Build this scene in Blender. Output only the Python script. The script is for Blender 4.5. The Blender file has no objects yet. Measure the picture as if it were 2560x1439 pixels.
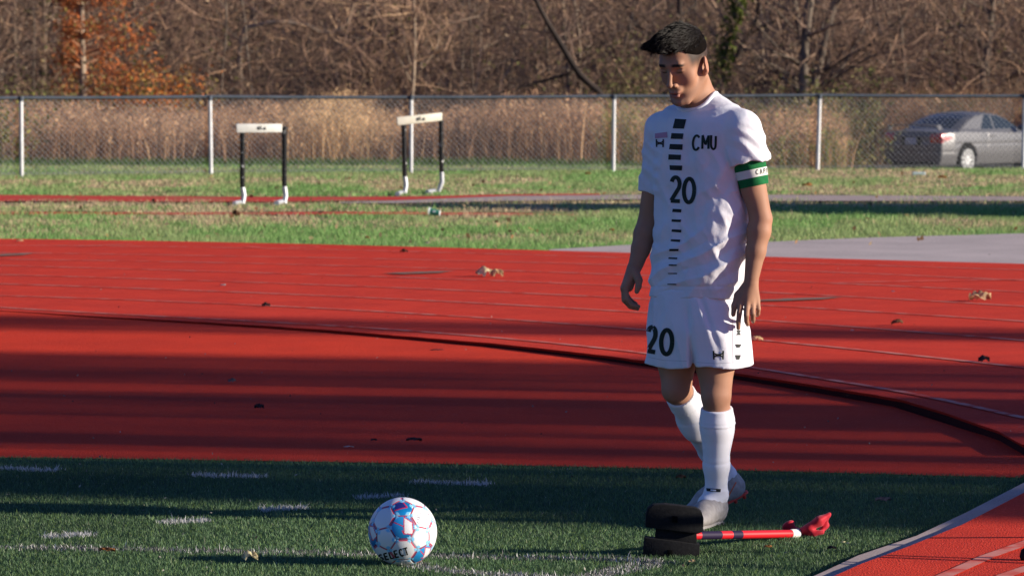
import bpy, bmesh, math, random
import numpy as np
from mathutils import Vector, Matrix, geometry
from mathutils.bvhtree import BVHTree

# ------------------------------------------------------------------ camera, sky, sun, exposure
sc = bpy.context.scene
COL = sc.collection
FPX, CX, CY, CAMH = 9500.0, 1280.0, 719.5, 1.6
PITCH = math.atan((CY - 170.0) / FPX)
cam_d = bpy.data.cameras.new('camera')
cam = bpy.data.objects.new('camera', cam_d)
COL.objects.link(cam)
cam.location = (0, 0, CAMH)
cam.rotation_euler = (math.pi / 2 - PITCH, 0, 0)
cam_d.sensor_width = 36.0
cam_d.lens = FPX / 2560.0 * 36.0
cam_d.clip_start, cam_d.clip_end = 0.5, 1500.0
cam_d.dof.use_dof = True
cam_d.dof.focus_distance = 12.95
cam_d.dof.aperture_fstop = 10.5
sc.camera = cam

SUN_EL, SUN_AZ = math.radians(16.0), math.radians(11.5)      # azimuth: from +X towards the camera
SUND = Vector((math.cos(SUN_EL) * math.cos(SUN_AZ), -math.cos(SUN_EL) * math.sin(SUN_AZ), math.sin(SUN_EL)))
world = bpy.data.worlds.new('World')
sc.world = world
world.use_nodes = True
wn = world.node_tree
bgn = wn.nodes['Background']
sky = wn.nodes.new('ShaderNodeTexSky')
sky.sky_type = 'NISHITA'
sky.sun_disc = False
sky.sun_elevation = SUN_EL
sky.sun_rotation = math.radians(90.0) + SUN_AZ
sky.air_density, sky.dust_density, sky.ozone_density = 1.0, 0.15, 3.0
wb = wn.nodes.new('ShaderNodeMix'); wb.data_type = 'RGBA'; wb.blend_type = 'MULTIPLY'     # white balance of the sky light
wb.inputs[0].default_value = 1.0; wb.inputs[7].default_value = (0.78, 0.95, 1.62, 1)
wn.links.new(sky.outputs[0], wb.inputs[6]); wn.links.new(wb.outputs[2], bgn.inputs[0])
bgn.inputs[1].default_value = 0.05
sun_d = bpy.data.lights.new('sun', 'SUN')
sun_d.energy, sun_d.angle, sun_d.color = 5.0, math.radians(0.53), (1.0, 0.89, 0.74)
sun = bpy.data.objects.new('sun', sun_d)
COL.objects.link(sun)
sun.rotation_euler = SUND.to_track_quat('Z', 'Y').to_euler()
sun.location = SUND * 60
sc.view_settings.view_transform = 'Standard'
sc.view_settings.look = 'None'
sc.view_settings.exposure = 0.66
sc.view_settings.gamma = 1.0
sc.view_settings.use_curve_mapping = False
sc.cycles.use_denoising = True
sc.cycles.max_bounces = 6
sc.cycles.transparent_max_bounces = 8
sc.render.film_transparent = False

# ------------------------------------------------------------------ helpers
def ray(px, py):
    u, v = (px - CX) / FPX, (CY - py) / FPX
    return np.array([u, math.cos(PITCH) + v * math.sin(PITCH), -math.sin(PITCH) + v * math.cos(PITCH)])

def gp(px, py, z=0.0):                    # the point of the photograph that lies at height z
    d = ray(px, py)
    t = (z - CAMH) / d[2]
    return np.array([d[0] * t, d[1] * t, z])

def fp(px, py, Y):                        # the point of the photograph that lies at distance Y
    d = ray(px, py)
    t = Y / d[1]
    return np.array([d[0] * t, Y, CAMH + d[2] * t])

def tag(o, label=None, cat=None, group=None, kind=None):
    if label: o['label'] = label
    if cat: o['category'] = cat
    if group: o['group'] = group
    if kind: o['kind'] = kind
    return o

def empty(name, loc=(0, 0, 0), rz=0.0, parent=None):
    o = bpy.data.objects.new(name, None)
    COL.objects.link(o)
    o.location = loc
    o.rotation_euler = (0, 0, rz)
    o.empty_display_size = 0.1
    if parent is not None: o.parent = parent
    return o

def link(name, me, mats=None, parent=None):
    if mats is not None:
        for m in (mats if isinstance(mats, (list, tuple)) else [mats]):
            me.materials.append(m)
    o = bpy.data.objects.new(name, me)
    COL.objects.link(o)
    if parent is not None: o.parent = parent
    return o

def np_mesh(name, V, F, smooth=False, tint=None, mi=None):
    """V (n,3); F (m,k) uniform polygons."""
    V = np.asarray(V, dtype=np.float32); F = np.asarray(F, dtype=np.int32)
    me = bpy.data.meshes.new(name)
    n, (m, k) = len(V), F.shape
    me.vertices.add(n); me.vertices.foreach_set('co', V.ravel())
    me.loops.add(m * k); me.loops.foreach_set('vertex_index', F.ravel())
    me.polygons.add(m)
    me.polygons.foreach_set('loop_start', np.arange(0, m * k, k, dtype=np.int32))
    me.polygons.foreach_set('loop_total', np.full(m, k, dtype=np.int32))
    if mi is not None: me.polygons.foreach_set('material_index', np.asarray(mi, dtype=np.int32))
    me.polygons.foreach_set('use_smooth', np.full(m, bool(smooth)))
    me.update(calc_edges=True)
    if tint is not None:
        a = me.color_attributes.new('tint', 'FLOAT_COLOR', 'POINT')
        c = np.ones((n, 4), dtype=np.float32); c[:, :3] = tint
        a.data.foreach_set('color', c.ravel())
    return me

def py_mesh(name, V, F, smooth=False):
    me = bpy.data.meshes.new(name)
    me.from_pydata([tuple(map(float, v)) for v in V], [], [tuple(int(i) for i in f) for f in F])
    me.polygons.foreach_set('use_smooth', [bool(smooth)] * len(F))
    me.update()
    return me

class MB:
    """collects boxes, tubes, lathes; builds ONE mesh"""
    def __init__(s): s.v, s.f = [], []
    def add(s, V, F):
        b = len(s.v)
        s.v += [tuple(map(float, p)) for p in V]
        s.f += [tuple(int(i) + b for i in f) for f in F]
        return s
    def box(s, c, size, R=None, bev=0.0):
        x, y, z = [q / 2 for q in size]
        if bev <= 0:
            P = [(i * x, j * y, k * z) for i in (-1, 1) for j in (-1, 1) for k in (-1, 1)]
            F = [(0, 1, 3, 2), (4, 6, 7, 5), (0, 4, 5, 1), (2, 3, 7, 6), (0, 2, 6, 4), (1, 5, 7, 3)]
        else:
            bm = bmesh.new()
            bmesh.ops.create_cube(bm, size=1.0)
            for v in bm.verts: v.co = Vector((v.co.x * 2 * x, v.co.y * 2 * y, v.co.z * 2 * z))
            bmesh.ops.bevel(bm, geom=bm.edges[:], offset=bev, segments=2, affect='EDGES', profile=0.5)
            bm.verts.ensure_lookup_table()
            for i, v in enumerate(bm.verts): v.index = i
            P = [tuple(v.co) for v in bm.verts]
            F = [[v.index for v in f.verts] for f in bm.faces]
            bm.free()
        P = [Vector(p) for p in P]
        if R is not None: P = [R @ p for p in P]
        return s.add([p + Vector(c) for p in P], F)
    def tube(s, pts, rad, n=8, caps=True, flat=1.0):
        pts = [Vector(p) for p in pts]
        rad = [rad] * len(pts) if np.isscalar(rad) else rad
        V, F = [], []
        t0 = (pts[1] - pts[0]).normalized()
        up = Vector((0, 0, 1)) if abs(t0.z) < 0.9 else Vector((1, 0, 0))
        a = t0.cross(up).normalized()
        for i, p in enumerate(pts):
            t = (pts[min(i + 1, len(pts) - 1)] - pts[max(i - 1, 0)]).normalized()
            a = (a - t * a.dot(t)).normalized()
            b = t.cross(a)
            for j in range(n):
                w = 2 * math.pi * j / n
                V.append(p + a * (math.cos(w) * rad[i]) + b * (math.sin(w) * rad[i] * flat))
        for i in range(len(pts) - 1):
            for j in range(n):
                k = (j + 1) % n
                F.append((i * n + j, i * n + k, (i + 1) * n + k, (i + 1) * n + j))
        if caps:
            F.append(tuple(range(n))[::-1]); F.append(tuple((len(pts) - 1) * n + j for j in range(n)))
        return s.add(V, F)
    def prism(s, poly, o, ex, ey, ez, depth):
        """poly: 2D outline, in the plane (ex, ey) at o, extruded along ez by depth"""
        o, ex, ey, ez = Vector(o), Vector(ex), Vector(ey), Vector(ez)
        n = len(poly)
        V = [o + ex * a + ey * b for a, b in poly] + [o + ex * a + ey * b + ez * depth for a, b in poly]
        F = [tuple(range(n))[::-1], tuple(range(n, 2 * n))] + [(i, (i + 1) % n, n + (i + 1) % n, n + i) for i in range(n)]
        return s.add(V, F)
    def build(s, name, m, parent=None, smooth=False):
        return link(name, py_mesh(name, s.v, s.f, smooth), m, parent)

def auto_smooth(o, deg=40):
    me = o.data
    try: me.shade_smooth() if hasattr(me, 'shade_smooth') else None
    except Exception: pass
    try: me.set_sharp_from_angle(angle=math.radians(deg))
    except Exception: pass
    return o

def flat_poly(name, pts, z, m, kind='structure', thick=0.0):
    """horizontal sheet from an outline of (x, y); a slab if thick > 0"""
    P = [Vector((p[0], p[1], z)) for p in pts]
    tri = geometry.tessellate_polygon([P])
    F = []
    for t in tri:
        a, b, c = P[t[0]], P[t[1]], P[t[2]]
        F.append(t if (b - a).cross(c - a).z > 0 else (t[0], t[2], t[1]))
    V = [tuple(p) for p in P]
    if thick > 0:
        n = len(P)
        V += [(p[0], p[1], z - thick) for p in P]
        F = list(F) + [(i, (i + 1) % n, n + (i + 1) % n, n + i) for i in range(n)]
    o = link(name, py_mesh(name, V, F), m)
    if kind: o['kind'] = kind
    return o

def ribbon(name, pts, w, z, m, parent=None):
    P = np.array(pts)[:, :2]
    T = np.gradient(P, axis=0); T /= np.linalg.norm(T, axis=1)[:, None]
    N = np.stack([-T[:, 1], T[:, 0]], 1)
    L, R = P + N * w / 2, P - N * w / 2
    n = len(P)
    zz = np.full(n, z) if np.isscalar(z) else np.asarray(z)
    V = np.concatenate([np.c_[L, zz], np.c_[R, zz]])
    F = np.array([[n + i, n + i + 1, i + 1, i] for i in range(n - 1)])
    return link(name, np_mesh(name, V, F), m, parent)

def smooth_curve(px, deg=3, n=60, z=0.0, ext=(0.0, 0.0)):
    """ground curve through traced photo points: polynomial y(x), extended on both sides by ext metres"""
    G = np.array([gp(a, b, z) for a, b in px])
    c = np.polyfit(G[:, 0], G[:, 1], deg)
    xs = np.linspace(G[0, 0], G[-1, 0], n)
    ys = np.polyval(c, xs)
    pts = np.c_[xs, ys]
    d = np.polyder(c)
    if ext[0]:
        s = np.polyval(d, xs[0]); q = np.linspace(-ext[0], 0, 8)[:-1]
        pts = np.concatenate([np.c_[xs[0] + q, ys[0] + s * q], pts])
    if ext[1]:
        s = np.polyval(d, xs[-1]); q = np.linspace(0, ext[1], 8)[1:]
        pts = np.concatenate([pts, np.c_[xs[-1] + q, ys[-1] + s * q]])
    return pts

RNG = np.random.default_rng(7)
_lat = np.random.default_rng(3).random((32, 32, 32)).astype(np.float32)
def vnoise(P, scale=1.0, off=0.0):
    """value noise in 0..1 at points P (n,3)"""
    q = np.asarray(P, dtype=np.float32) * scale + off + 1000.0
    i = np.floor(q).astype(np.int32); f = q - i
    f = f * f * (3 - 2 * f)
    i &= 31; j = (i + 1) & 31
    x0, y0, z0 = i[..., 0], i[..., 1], i[..., 2]; x1, y1, z1 = j[..., 0], j[..., 1], j[..., 2]
    fx, fy, fz = f[..., 0], f[..., 1], f[..., 2]
    L = _lat
    a = L[x0, y0, z0] * (1 - fx) + L[x1, y0, z0] * fx
    b = L[x0, y1, z0] * (1 - fx) + L[x1, y1, z0] * fx
    c = L[x0, y0, z1] * (1 - fx) + L[x1, y0, z1] * fx
    d = L[x0, y1, z1] * (1 - fx) + L[x1, y1, z1] * fx
    return (a * (1 - fy) + b * fy) * (1 - fz) + (c * (1 - fy) + d * fy) * fz

# ------------------------------------------------------------------ materials
def mat(name, col, rough=0.8, spec=0.25, col2=None, vscale=5.0, vdetail=4.0, vlo=0.35, vhi=0.65, bump=0.0, bscale=200.0,
        attr=False, trans=0.0, metal=0.0, stretch=None, coat=0.0, col3=None, v3scale=60.0, v3lo=0.5, v3hi=0.7, coords='Object', bdist=0.002, sheen=0.0):
    m = bpy.data.materials.new(name)
    m.use_nodes = True
    nt = m.node_tree
    N, L = nt.nodes, nt.links
    b = N['Principled BSDF']
    b.inputs['Roughness'].default_value = rough
    b.inputs['Specular IOR Level'].default_value = spec
    b.inputs['Metallic'].default_value = metal
    if coat: b.inputs['Coat Weight'].default_value = coat
    if sheen: b.inputs['Sheen Weight'].default_value = sheen
    tc = N.new('ShaderNodeTexCoord'); src = tc.outputs[coords]
    if stretch:
        mp = N.new('ShaderNodeMapping'); mp.inputs['Scale'].default_value = stretch
        L.new(src, mp.inputs['Vector']); src = mp.outputs[0]
    out = None
    def rgb(c):
        r = N.new('ShaderNodeRGB'); r.outputs[0].default_value = (*c, 1); return r.outputs[0]
    def mixn(a, bb, scale, lo, hi, detail):
        n = N.new('ShaderNodeTexNoise'); n.inputs['Scale'].default_value = scale; n.inputs['Detail'].default_value = detail
        L.new(src, n.inputs['Vector'])
        mr = N.new('ShaderNodeMapRange'); mr.inputs[1].default_value = lo; mr.inputs[2].default_value = hi
        L.new(n.outputs['Fac'], mr.inputs[0])
        mx = N.new('ShaderNodeMix'); mx.data_type = 'RGBA'
        L.new(mr.outputs[0], mx.inputs[0]); L.new(a, mx.inputs[6]); L.new(bb, mx.inputs[7])
        return mx.outputs[2]
    out = rgb(col)
    if col2: out = mixn(out, rgb(col2), vscale, vlo, vhi, vdetail)
    if col3: out = mixn(out, rgb(col3), v3scale, v3lo, v3hi, 3.0)
    if attr:
        at = N.new('ShaderNodeAttribute'); at.attribute_name = 'tint'
        mx = N.new('ShaderNodeMix'); mx.data_type = 'RGBA'; mx.blend_type = 'MULTIPLY'; mx.inputs[0].default_value = 1.0
        L.new(out, mx.inputs[6]); L.new(at.outputs['Color'], mx.inputs[7]); out = mx.outputs[2]
    L.new(out, b.inputs['Base Color'])
    if bump:
        n = N.new('ShaderNodeTexNoise'); n.inputs['Scale'].default_value = bscale; n.inputs['Detail'].default_value = 3
        L.new(src, n.inputs['Vector'])
        bp = N.new('ShaderNodeBump'); bp.inputs['Strength'].default_value = bump; bp.inputs['Distance'].default_value = bdist
        L.new(n.outputs['Fac'], bp.inputs['Height']); L.new(bp.outputs[0], b.inputs['Normal'])
    if trans:
        tr = N.new('ShaderNodeBsdfTranslucent'); L.new(out, tr.inputs['Color'])
        ms = N.new('ShaderNodeMixShader'); ms.inputs[0].default_value = trans
        L.new(b.outputs[0], ms.inputs[1]); L.new(tr.outputs[0], ms.inputs[2])
        L.new(ms.outputs[0], N['Material Output'].inputs['Surface'])
    return m

MT = dict(
    track=mat('track_rubber', (0.70, 0.056, 0.030), 0.92, 0.06, (0.59, 0.047, 0.028), 2.2, 6, bump=0.9, bscale=150, bdist=0.007, col3=(0.76, 0.090, 0.050), v3scale=75, v3lo=0.55, v3hi=0.75),
    apron=mat('apron_rubber', (0.70, 0.054, 0.024), 0.92, 0.06, (0.59, 0.045, 0.022), 1.6, 6, bump=1.0, bscale=140, bdist=0.008, col3=(0.76, 0.085, 0.042), v3scale=70, v3lo=0.55, v3hi=0.75),
    line=mat('worn_line_paint', (0.66, 0.25, 0.20), 0.9, 0.08, (0.64, 0.07, 0.045), 9.0, 6, 0.42, 0.62),
    exchange=mat('exchange_mark_paint', (0.20, 0.16, 0.12), 0.85, 0.15, (0.40, 0.09, 0.05), 14.0, 6, 0.45, 0.7),
    soil=mat('grass_soil', (0.15, 0.17, 0.065), 0.95, 0.1, (0.34, 0.25, 0.14), 0.9, 7, 0.45, 0.68, bump=0.6, bscale=40, bdist=0.03),
    turf=mat('turf_base', (0.028, 0.058, 0.026), 0.95, 0.1, (0.044, 0.075, 0.036), 30, 4, bump=0.5, bscale=150),
    concrete=mat('concrete', (0.44, 0.345, 0.31), 0.9, 0.2, (0.34, 0.27, 0.245), 3.0, 8, 0.3, 0.7, bump=0.3, bscale=90, col3=(0.50, 0.40, 0.36), v3scale=120),
    path=mat('path_asphalt', (0.54, 0.455, 0.42), 0.9, 0.1, (0.40, 0.34, 0.315), 0.9, 8, 0.35, 0.65, bump=0.5, bscale=60, bdist=0.004, col3=(0.64, 0.55, 0.51), v3scale=60),
    litter=mat('leaf_litter_ground', (0.16, 0.11, 0.07), 0.95, 0.05, (0.09, 0.065, 0.045), 1.2, 8, bump=0.6, bscale=12, bdist=0.05, col3=(0.24, 0.17, 0.11), v3scale=6),
    road=mat('road_asphalt', (0.055, 0.055, 0.055), 0.9, 0.2, (0.075, 0.072, 0.07), 1.5, 6),
    strip_red=mat('old_red_strip', (0.58, 0.065, 0.045), 0.9, 0.08, (0.42, 0.16, 0.09), 1.2, 7, 0.5, 0.68),
    turf_blade=mat('turf_fibre', (1, 1, 1), 0.55, 0.3, attr=True, trans=0.25),
    grass_blade=mat('grass_blade', (1, 1, 1), 0.6, 0.25, attr=True, trans=0.30),
    white_fibre=mat('white_turf_fibre', (1, 1, 1), 0.6, 0.3, attr=True, trans=0.3),
)
# ------------------------------------------------------------------ the ground and the track
def terrain_z(x, y):
    x = np.asarray(x, dtype=float); y = np.asarray(y, dtype=float)
    def ss(a, b, t):
        q = np.clip((t - a) / (b - a), 0, 1); return q * q * (3 - 2 * q)
    crest = 62.5 - 3.2 * ss(-1.0, 5.0, x) + 0.3 * np.sin(x * 0.35)
    z = -0.80 * ss(crest, crest + 9, y)
    z = z + 7.5 * ss(98, 150, y) + 7.0 * ss(150, 320, y)
    return z

def make_ground():
    xs = np.concatenate([np.linspace(-700, -45, 14), np.linspace(-42, 42, 85), np.linspace(45, 700, 14)])
    ys = np.concatenate([np.linspace(-400, -5, 10), np.linspace(0, 58, 30), np.linspace(59, 76, 40), np.linspace(78, 160, 60), np.linspace(165, 900, 30)])
    X, Y = np.meshgrid(xs, ys)
    Z = terrain_z(X, Y)
    V = np.stack([X, Y, Z], -1).reshape(-1, 3)
    ny, nx = X.shape
    i = np.arange(ny * nx).reshape(ny, nx)
    F = np.stack([i[:-1, :-1], i[:-1, 1:], i[1:, 1:], i[1:, :-1]], -1).reshape(-1, 4)
    far_wood = (V[F].mean(1)[:, 1] > 93).astype(int)
    o = link('ground', np_mesh('ground', V, F, smooth=True, mi=far_wood), [MT['soil'], MT['litter']])
    o['kind'] = 'structure'
make_ground()

SLAB = 0.060
LIP = [(90, 782), (260, 790), (400, 798), (640, 812), (900, 830), (1200, 858), (1400, 878), (1600, 899), (1836, 926), (2012, 956), (2117, 976),
       (2258, 1002), (2363, 1030), (2433, 1056), (2494, 1076), (2560, 1113)]
LANES = [
    [(0, 771), (352, 785), (703, 806), (900, 820), (1222, 848), (1609, 883), (1836, 912), (2012, 938), (2187, 963), (2363, 997), (2560, 1049)],
    [(0, 739), (352, 752), (703, 767), (900, 775), (1152, 792), (1609, 825), (1906, 851), (2187, 880), (2560, 919)],
    [(0, 710), (352, 722), (900, 743), (1152, 757), (1609, 782), (1899, 801), (2187, 822), (2560, 852)],
    [(0, 687), (352, 697), (900, 716), (1152, 727), (1609, 748), (1906, 763), (2187, 780), (2560, 804)],
    [(0, 664), (352, 674), (900, 691), (1152, 699), (1609, 716), (1906, 732), (2187, 746), (2560, 766)],
    [(105, 650), (900, 665), (1152, 674), (1609, 690), (1906, 701), (2187, 712), (2560, 731)],
    [(141, 634), (900, 646), (1152, 653), (1609, 665), (1906, 674), (2187, 685), (2560, 702)],
    [(0, 614), (900, 626), (1011, 630), (1609, 646), (1906, 655), (2187, 665), (2560, 675)],
]
FAR = [(0, 596), (350, 602), (600, 607), (900, 613), (1292, 621), (1609, 632), (1906, 643), (2200, 650), (2560, 658)]
TURF_FAR = [(0, 1143), (450, 1150), (900, 1156), (1500, 1166), (1869, 1177), (2229, 1187), (2541, 1193)]
KERB_L = [(2000, 1466), (2060, 1439), (2144, 1399), (2291, 1349), (2416, 1290), (2560, 1215)]
KERB_R = [(2070, 1466), (2129, 1439), (2244, 1396), (2385, 1338), (2560, 1246)]

lip = smooth_curve(LIP[:-4], 3, 50, SLAB, ext=(14, 0))
lip_r = np.array([gp(a, b, SLAB)[:2] for a, b in LIP[-4:]])
lip_end = np.array([[2.36, 15.55], [2.47, 15.05], [2.46, 14.70]])
lip = np.concatenate([lip, lip_r, lip_end])
# slightly uneven lip, as laid by hand
_t = np.r_[0, np.cumsum(np.linalg.norm(np.diff(lip, axis=0), axis=1))]
_q = np.linspace(0, _t[-1], 420)
lip = np.c_[np.interp(_q, _t, lip[:, 0]), np.interp(_q, _t, lip[:, 1])]
lip[:, 1] += 0.05 * (vnoise(np.c_[lip, 0 * _q], 1.7) - 0.5) + 0.035 * (vnoise(np.c_[lip, 0 * _q], 9.0) - 0.5)
far = smooth_curve(FAR, 3, 40, SLAB, ext=(20, 40))
kerb_l = np.array([gp(a, b, 0.02)[:2] for a, b in KERB_L])
kerb_r = np.array([gp(a, b, 0.02)[:2] for a, b in KERB_R])
kerb_l = np.concatenate([[kerb_l[0] + (-1.4, -3.6), kerb_l[0] + (-0.5, -1.2)], kerb_l, [[2.12, 14.95], [2.22, 15.25]]])
kerb_r = np.concatenate([[kerb_r[0] + (-1.4, -3.6), kerb_r[0] + (-0.5, -1.2)], kerb_r, [[2.20, 14.66], [2.34, 15.14]]])
track_in = kerb_r + np.array([0.028, -0.010])
track_edge = np.concatenate([lip, track_in[::-1][1:]])
outline = [tuple(p) for p in far] + [(60, 20), (60, 5)] + [tuple(p) for p in track_edge[::-1]]
track = flat_poly('running_track', outline, SLAB, MT['track'])
under = mat('track_lip_shade', (0.050, 0.012, 0.012), 0.95, 0.05)  # lower face of the lip: its shade is put into this dark colour
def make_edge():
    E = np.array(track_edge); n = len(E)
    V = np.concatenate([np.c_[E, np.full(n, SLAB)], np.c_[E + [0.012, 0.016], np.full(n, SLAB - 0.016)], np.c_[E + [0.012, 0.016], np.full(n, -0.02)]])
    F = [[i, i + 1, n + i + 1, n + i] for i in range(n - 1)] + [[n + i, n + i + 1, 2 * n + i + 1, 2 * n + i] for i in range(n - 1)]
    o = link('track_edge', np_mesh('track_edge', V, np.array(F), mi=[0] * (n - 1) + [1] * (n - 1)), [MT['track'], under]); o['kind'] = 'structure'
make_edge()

turf_far = smooth_curve(TURF_FAR, 2, 40, 0.008, ext=(14, 0.0))
turf_far = turf_far[turf_far[:, 0] < 2.05]
turf_outline = [tuple(p) for p in kerb_l] + [tuple(p) for p in turf_far[::-1]] + [(turf_far[0, 0], 4.0)]
turf = flat_poly('turf_field', turf_outline, 0.008, MT['turf'])
tag(turf, kind='structure')
kerb_outline = [tuple(p) for p in kerb_l] + [tuple(p) for p in kerb_r[::-1]]
kerb = flat_poly('kerb', kerb_outline, 0.035, MT['concrete'], thick=0.06)
for j in (4, 6, 7):     # expansion joints are recessed gaps: a thin dark sheet stands in the saw cut
    pass

# the apron between turf and track: lower than the track's lip towards the right
def make_apron():
    n = 90
    x0, x1 = lip[0, 0], 2.44
    xs = np.linspace(x0, x1, n)
    li = np.argsort(lip[:-2, 0])
    top = np.interp(xs, lip[:-2][li, 0], lip[:-2][li, 1])
    bot = np.interp(xs, turf_far[:, 0], turf_far[:, 1])
    bot = np.minimum(bot - 0.02, top)
    h = np.interp(xs, [-3.2, -2.2, -0.5, 0.9, 2.0], [0.004, 0.011, 0.019, 0.032, 0.044])
    rows = 8
    V = []
    for r in range(rows):
        t = r / (rows - 1)
        V.append(np.c_[xs, bot * (1 - t) + (top + 0.02) * t, 0.012 * (1 - t) + (SLAB - h) * t])
    V = np.concatenate(V)
    i = np.arange(rows * n).reshape(rows, n)
    F = np.stack([i[:-1, :-1], i[:-1, 1:], i[1:, 1:], i[1:, :-1]], -1).reshape(-1, 4)
    o = link('track_apron', np_mesh('track_apron', V, F, smooth=True), MT['apron'])
    o['kind'] = 'structure'
make_apron()

for k, ln in enumerate(LANES):
    pts = smooth_curve(ln, 3, 60, SLAB, ext=(12, 0 if k == 0 else 14 - k))
    if k == 0:
        G = np.array([gp(a, b, SLAB)[:2] for a, b in ln])
        f = pts[pts[:, 0] <= G[-3, 0]]
        pts = np.concatenate([f, [G[-2] + (G[-2] - G[-3]) * 0, G[-1], [2.62, 15.6], [2.72, 14.9], [2.70, 14.3]]])
        # Catmull-like resample so that it stays round
        t = np.r_[0, np.cumsum(np.linalg.norm(np.diff(pts, axis=0), axis=1))]
        q = np.linspace(0, t[-1], 160)
        pts = np.c_[np.interp(q, t, pts[:, 0]), np.interp(q, t, pts[:, 1])]
        ker = np.ones(9) / 9
        sm = np.c_[np.convolve(pts[:, 0], ker, 'valid'), np.convolve(pts[:, 1], ker, 'valid')]
        pts = np.concatenate([pts[:1], sm, pts[-1:]])
    o = ribbon('lane_line', pts, 0.05, SLAB + 0.004, MT['line'])
    o['kind'] = 'structure'
# the white line of the near track piece beyond the kerb
near = np.array([gp(a, b, SLAB)[:2] for a, b in [(2300, 1470), (2365, 1439), (2470, 1392), (2560, 1360)]])
near = np.concatenate([near, near[-1:] + (near[-1:] - near[-2:-1]) * 3])
o = ribbon('lane_line', near, 0.05, SLAB + 0.004, MT['line']); o['kind'] = 'structure'
near2 = np.array([gp(a, b, SLAB)[:2] for a, b in [(2480, 1460), (2515, 1439), (2560, 1424)]])
near2 = np.concatenate([near2, near2[-1:] + (near2[-1:] - near2[-2:-1]) * 5])
o = ribbon('lane_line', near2, 0.05, SLAB + 0.004, MT['line']); o['kind'] = 'structure'
# painted exchange-zone wedges
for poly in ([(-60, 642), (20, 636), (92, 634), (60, 639), (0, 642)], [(955, 685), (1040, 681), (1135, 679), (1100, 684), (1010, 687)],
             [(1890, 752), (1970, 748), (2110, 744), (2060, 750), (1960, 754), (1890, 755)]):
    o = flat_poly('exchange_mark', [gp(a, b, SLAB)[:2] for a, b in poly], SLAB + 0.008, MT['exchange'])
# thin angled stagger lines
for seg in ([(2100, 708), (2560, 700)], [(2240, 712), (2330, 706)], [(200, 617), (330, 612)], [(615, 618), (650, 620)], [(720, 620), (800, 619)]):
    a, b = gp(*seg[0], SLAB)[:2], gp(*seg[1], SLAB)[:2]
    if seg[0][0] == 2240: continue
    o = ribbon('stagger_line', [a, (a + b) / 2, b], 0.04, SLAB + 0.0085, MT['line']); o['kind'] = 'structure'

# path at right beyond the track, with the grass edge wandering over it
PATH_TOP = [(1375, 623), (1480, 617), (1620, 609), (1760, 606), (1927, 604), (2060, 598), (2187, 593), (2380, 588), (2560, 583)]
pt = np.array([gp(a, b, 0.03)[:2] for a, b in PATH_TOP])
pt = np.concatenate([pt, pt[-1:] + [[14, 2.6]]])
bt = [p for p in far if p[0] > pt[0, 0] - 0.1 and p[0] < pt[-1, 0] + 2]
flat_poly('footpath', [tuple(p) for p in pt] + [(p[0], p[1] - 0.05) for p in bt[::-1]], 0.03, MT['path'])
# the far red runway strip, the concrete strip beside it and the overgrown second strip
def strip(name, top, bot, z, m):
    flat_poly(name, [gp(a, b, z)[:2] for a, b in top] + [gp(a, b, z)[:2] for a, b in bot[::-1]], z, m)
strip('runway_strip', [(-900, 484), (0, 487), (350, 490), (700, 492), (1000, 491), (1280, 485.5), (1500, 484)],
      [(-900, 501), (0, 503), (350, 504), (700, 504), (1000, 500), (1280, 489), (1500, 487)], 0.018, MT['strip_red'])
strip('concrete_strip', [(850, 504.5), (1000, 500.5), (1280, 489.5), (1580, 487), (1930, 487), (2560, 491), (3400, 497)],
      [(850, 507), (1000, 507.5), (1280, 502), (1580, 498), (1930, 502), (2560, 502), (3400, 508)], 0.024, MT['concrete'])
strip('buried_strip', [(-500, 531), (0, 529), (450, 531), (900, 529), (1300, 532), (1440, 536)],
      [(-500, 537), (0, 536), (450, 537), (900, 536), (1300, 538), (1440, 538)], 0.012, MT['strip_red'])
flat_poly('road', [(5, 78), (120, 70), (120, 92), (5, 93)], -0.785, MT['road'])
# ------------------------------------------------------------------ turf fibres, markings, grass
def in_poly(P, poly):
    x, y = P[:, 0], P[:, 1]
    poly = np.asarray(poly)
    inside = np.zeros(len(P), bool)
    a = poly; b = np.roll(poly, -1, 0)
    for (x1, y1), (x2, y2) in zip(a, b):
        c = ((y1 > y) != (y2 > y))
        with np.errstate(divide='ignore', invalid='ignore'):
            xi = (x2 - x1) * (y - y1) / (y2 - y1) + x1
        inside ^= c & (x < xi)
    return inside

def blades(P, h, w, lean, rng, tint, seg=1):
    """grass blades: P (n,3) roots, h, w, lean arrays, tint (n,3)"""
    n = len(P)
    th = rng.random(n) * 2 * np.pi
    ax = np.c_[np.cos(th), np.sin(th), np.zeros(n)]
    ld = rng.random(n) * 2 * np.pi
    le = np.c_[np.cos(ld), np.sin(ld), np.zeros(n)] * (lean * h)[:, None]
    up = np.c_[np.zeros(n), np.zeros(n), h]
    wv = ax * (w / 2)[:, None]
    if seg == 1:
        V = np.stack([P - wv, P + wv, P + up + le], 1).reshape(-1, 3)
        F = np.arange(3 * n).reshape(n, 3)
        T = np.repeat(tint, 3, 0)
        return V, F, T
    mid = P + up * 0.55 + le * 0.35
    tip = P + up + le
    V = np.stack([P - wv, P + wv, mid + wv * 0.8, mid - wv * 0.8, tip], 1).reshape(-1, 3)
    b = np.arange(n)[:, None] * 5
    F = np.concatenate([b + [0, 1, 2], b + [0, 2, 3], b + [3, 2, 4]])
    return V, F, np.repeat(tint, 5, 0)

def blade_obj(name, data, m, kind='stuff'):
    V, F, T = data
    o = link(name, np_mesh(name, V, F, tint=T), m)
    o['kind'] = kind
    return o

def seg_poly(a, b, w, z=0.01):
    A, B = gp(*a, z)[:2], gp(*b, z)[:2]
    d = (B - A) / np.linalg.norm(B - A); nn = np.array([-d[1], d[0]]) * w / 2
    return [A + nn, B + nn, B - nn, A - nn]

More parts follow.
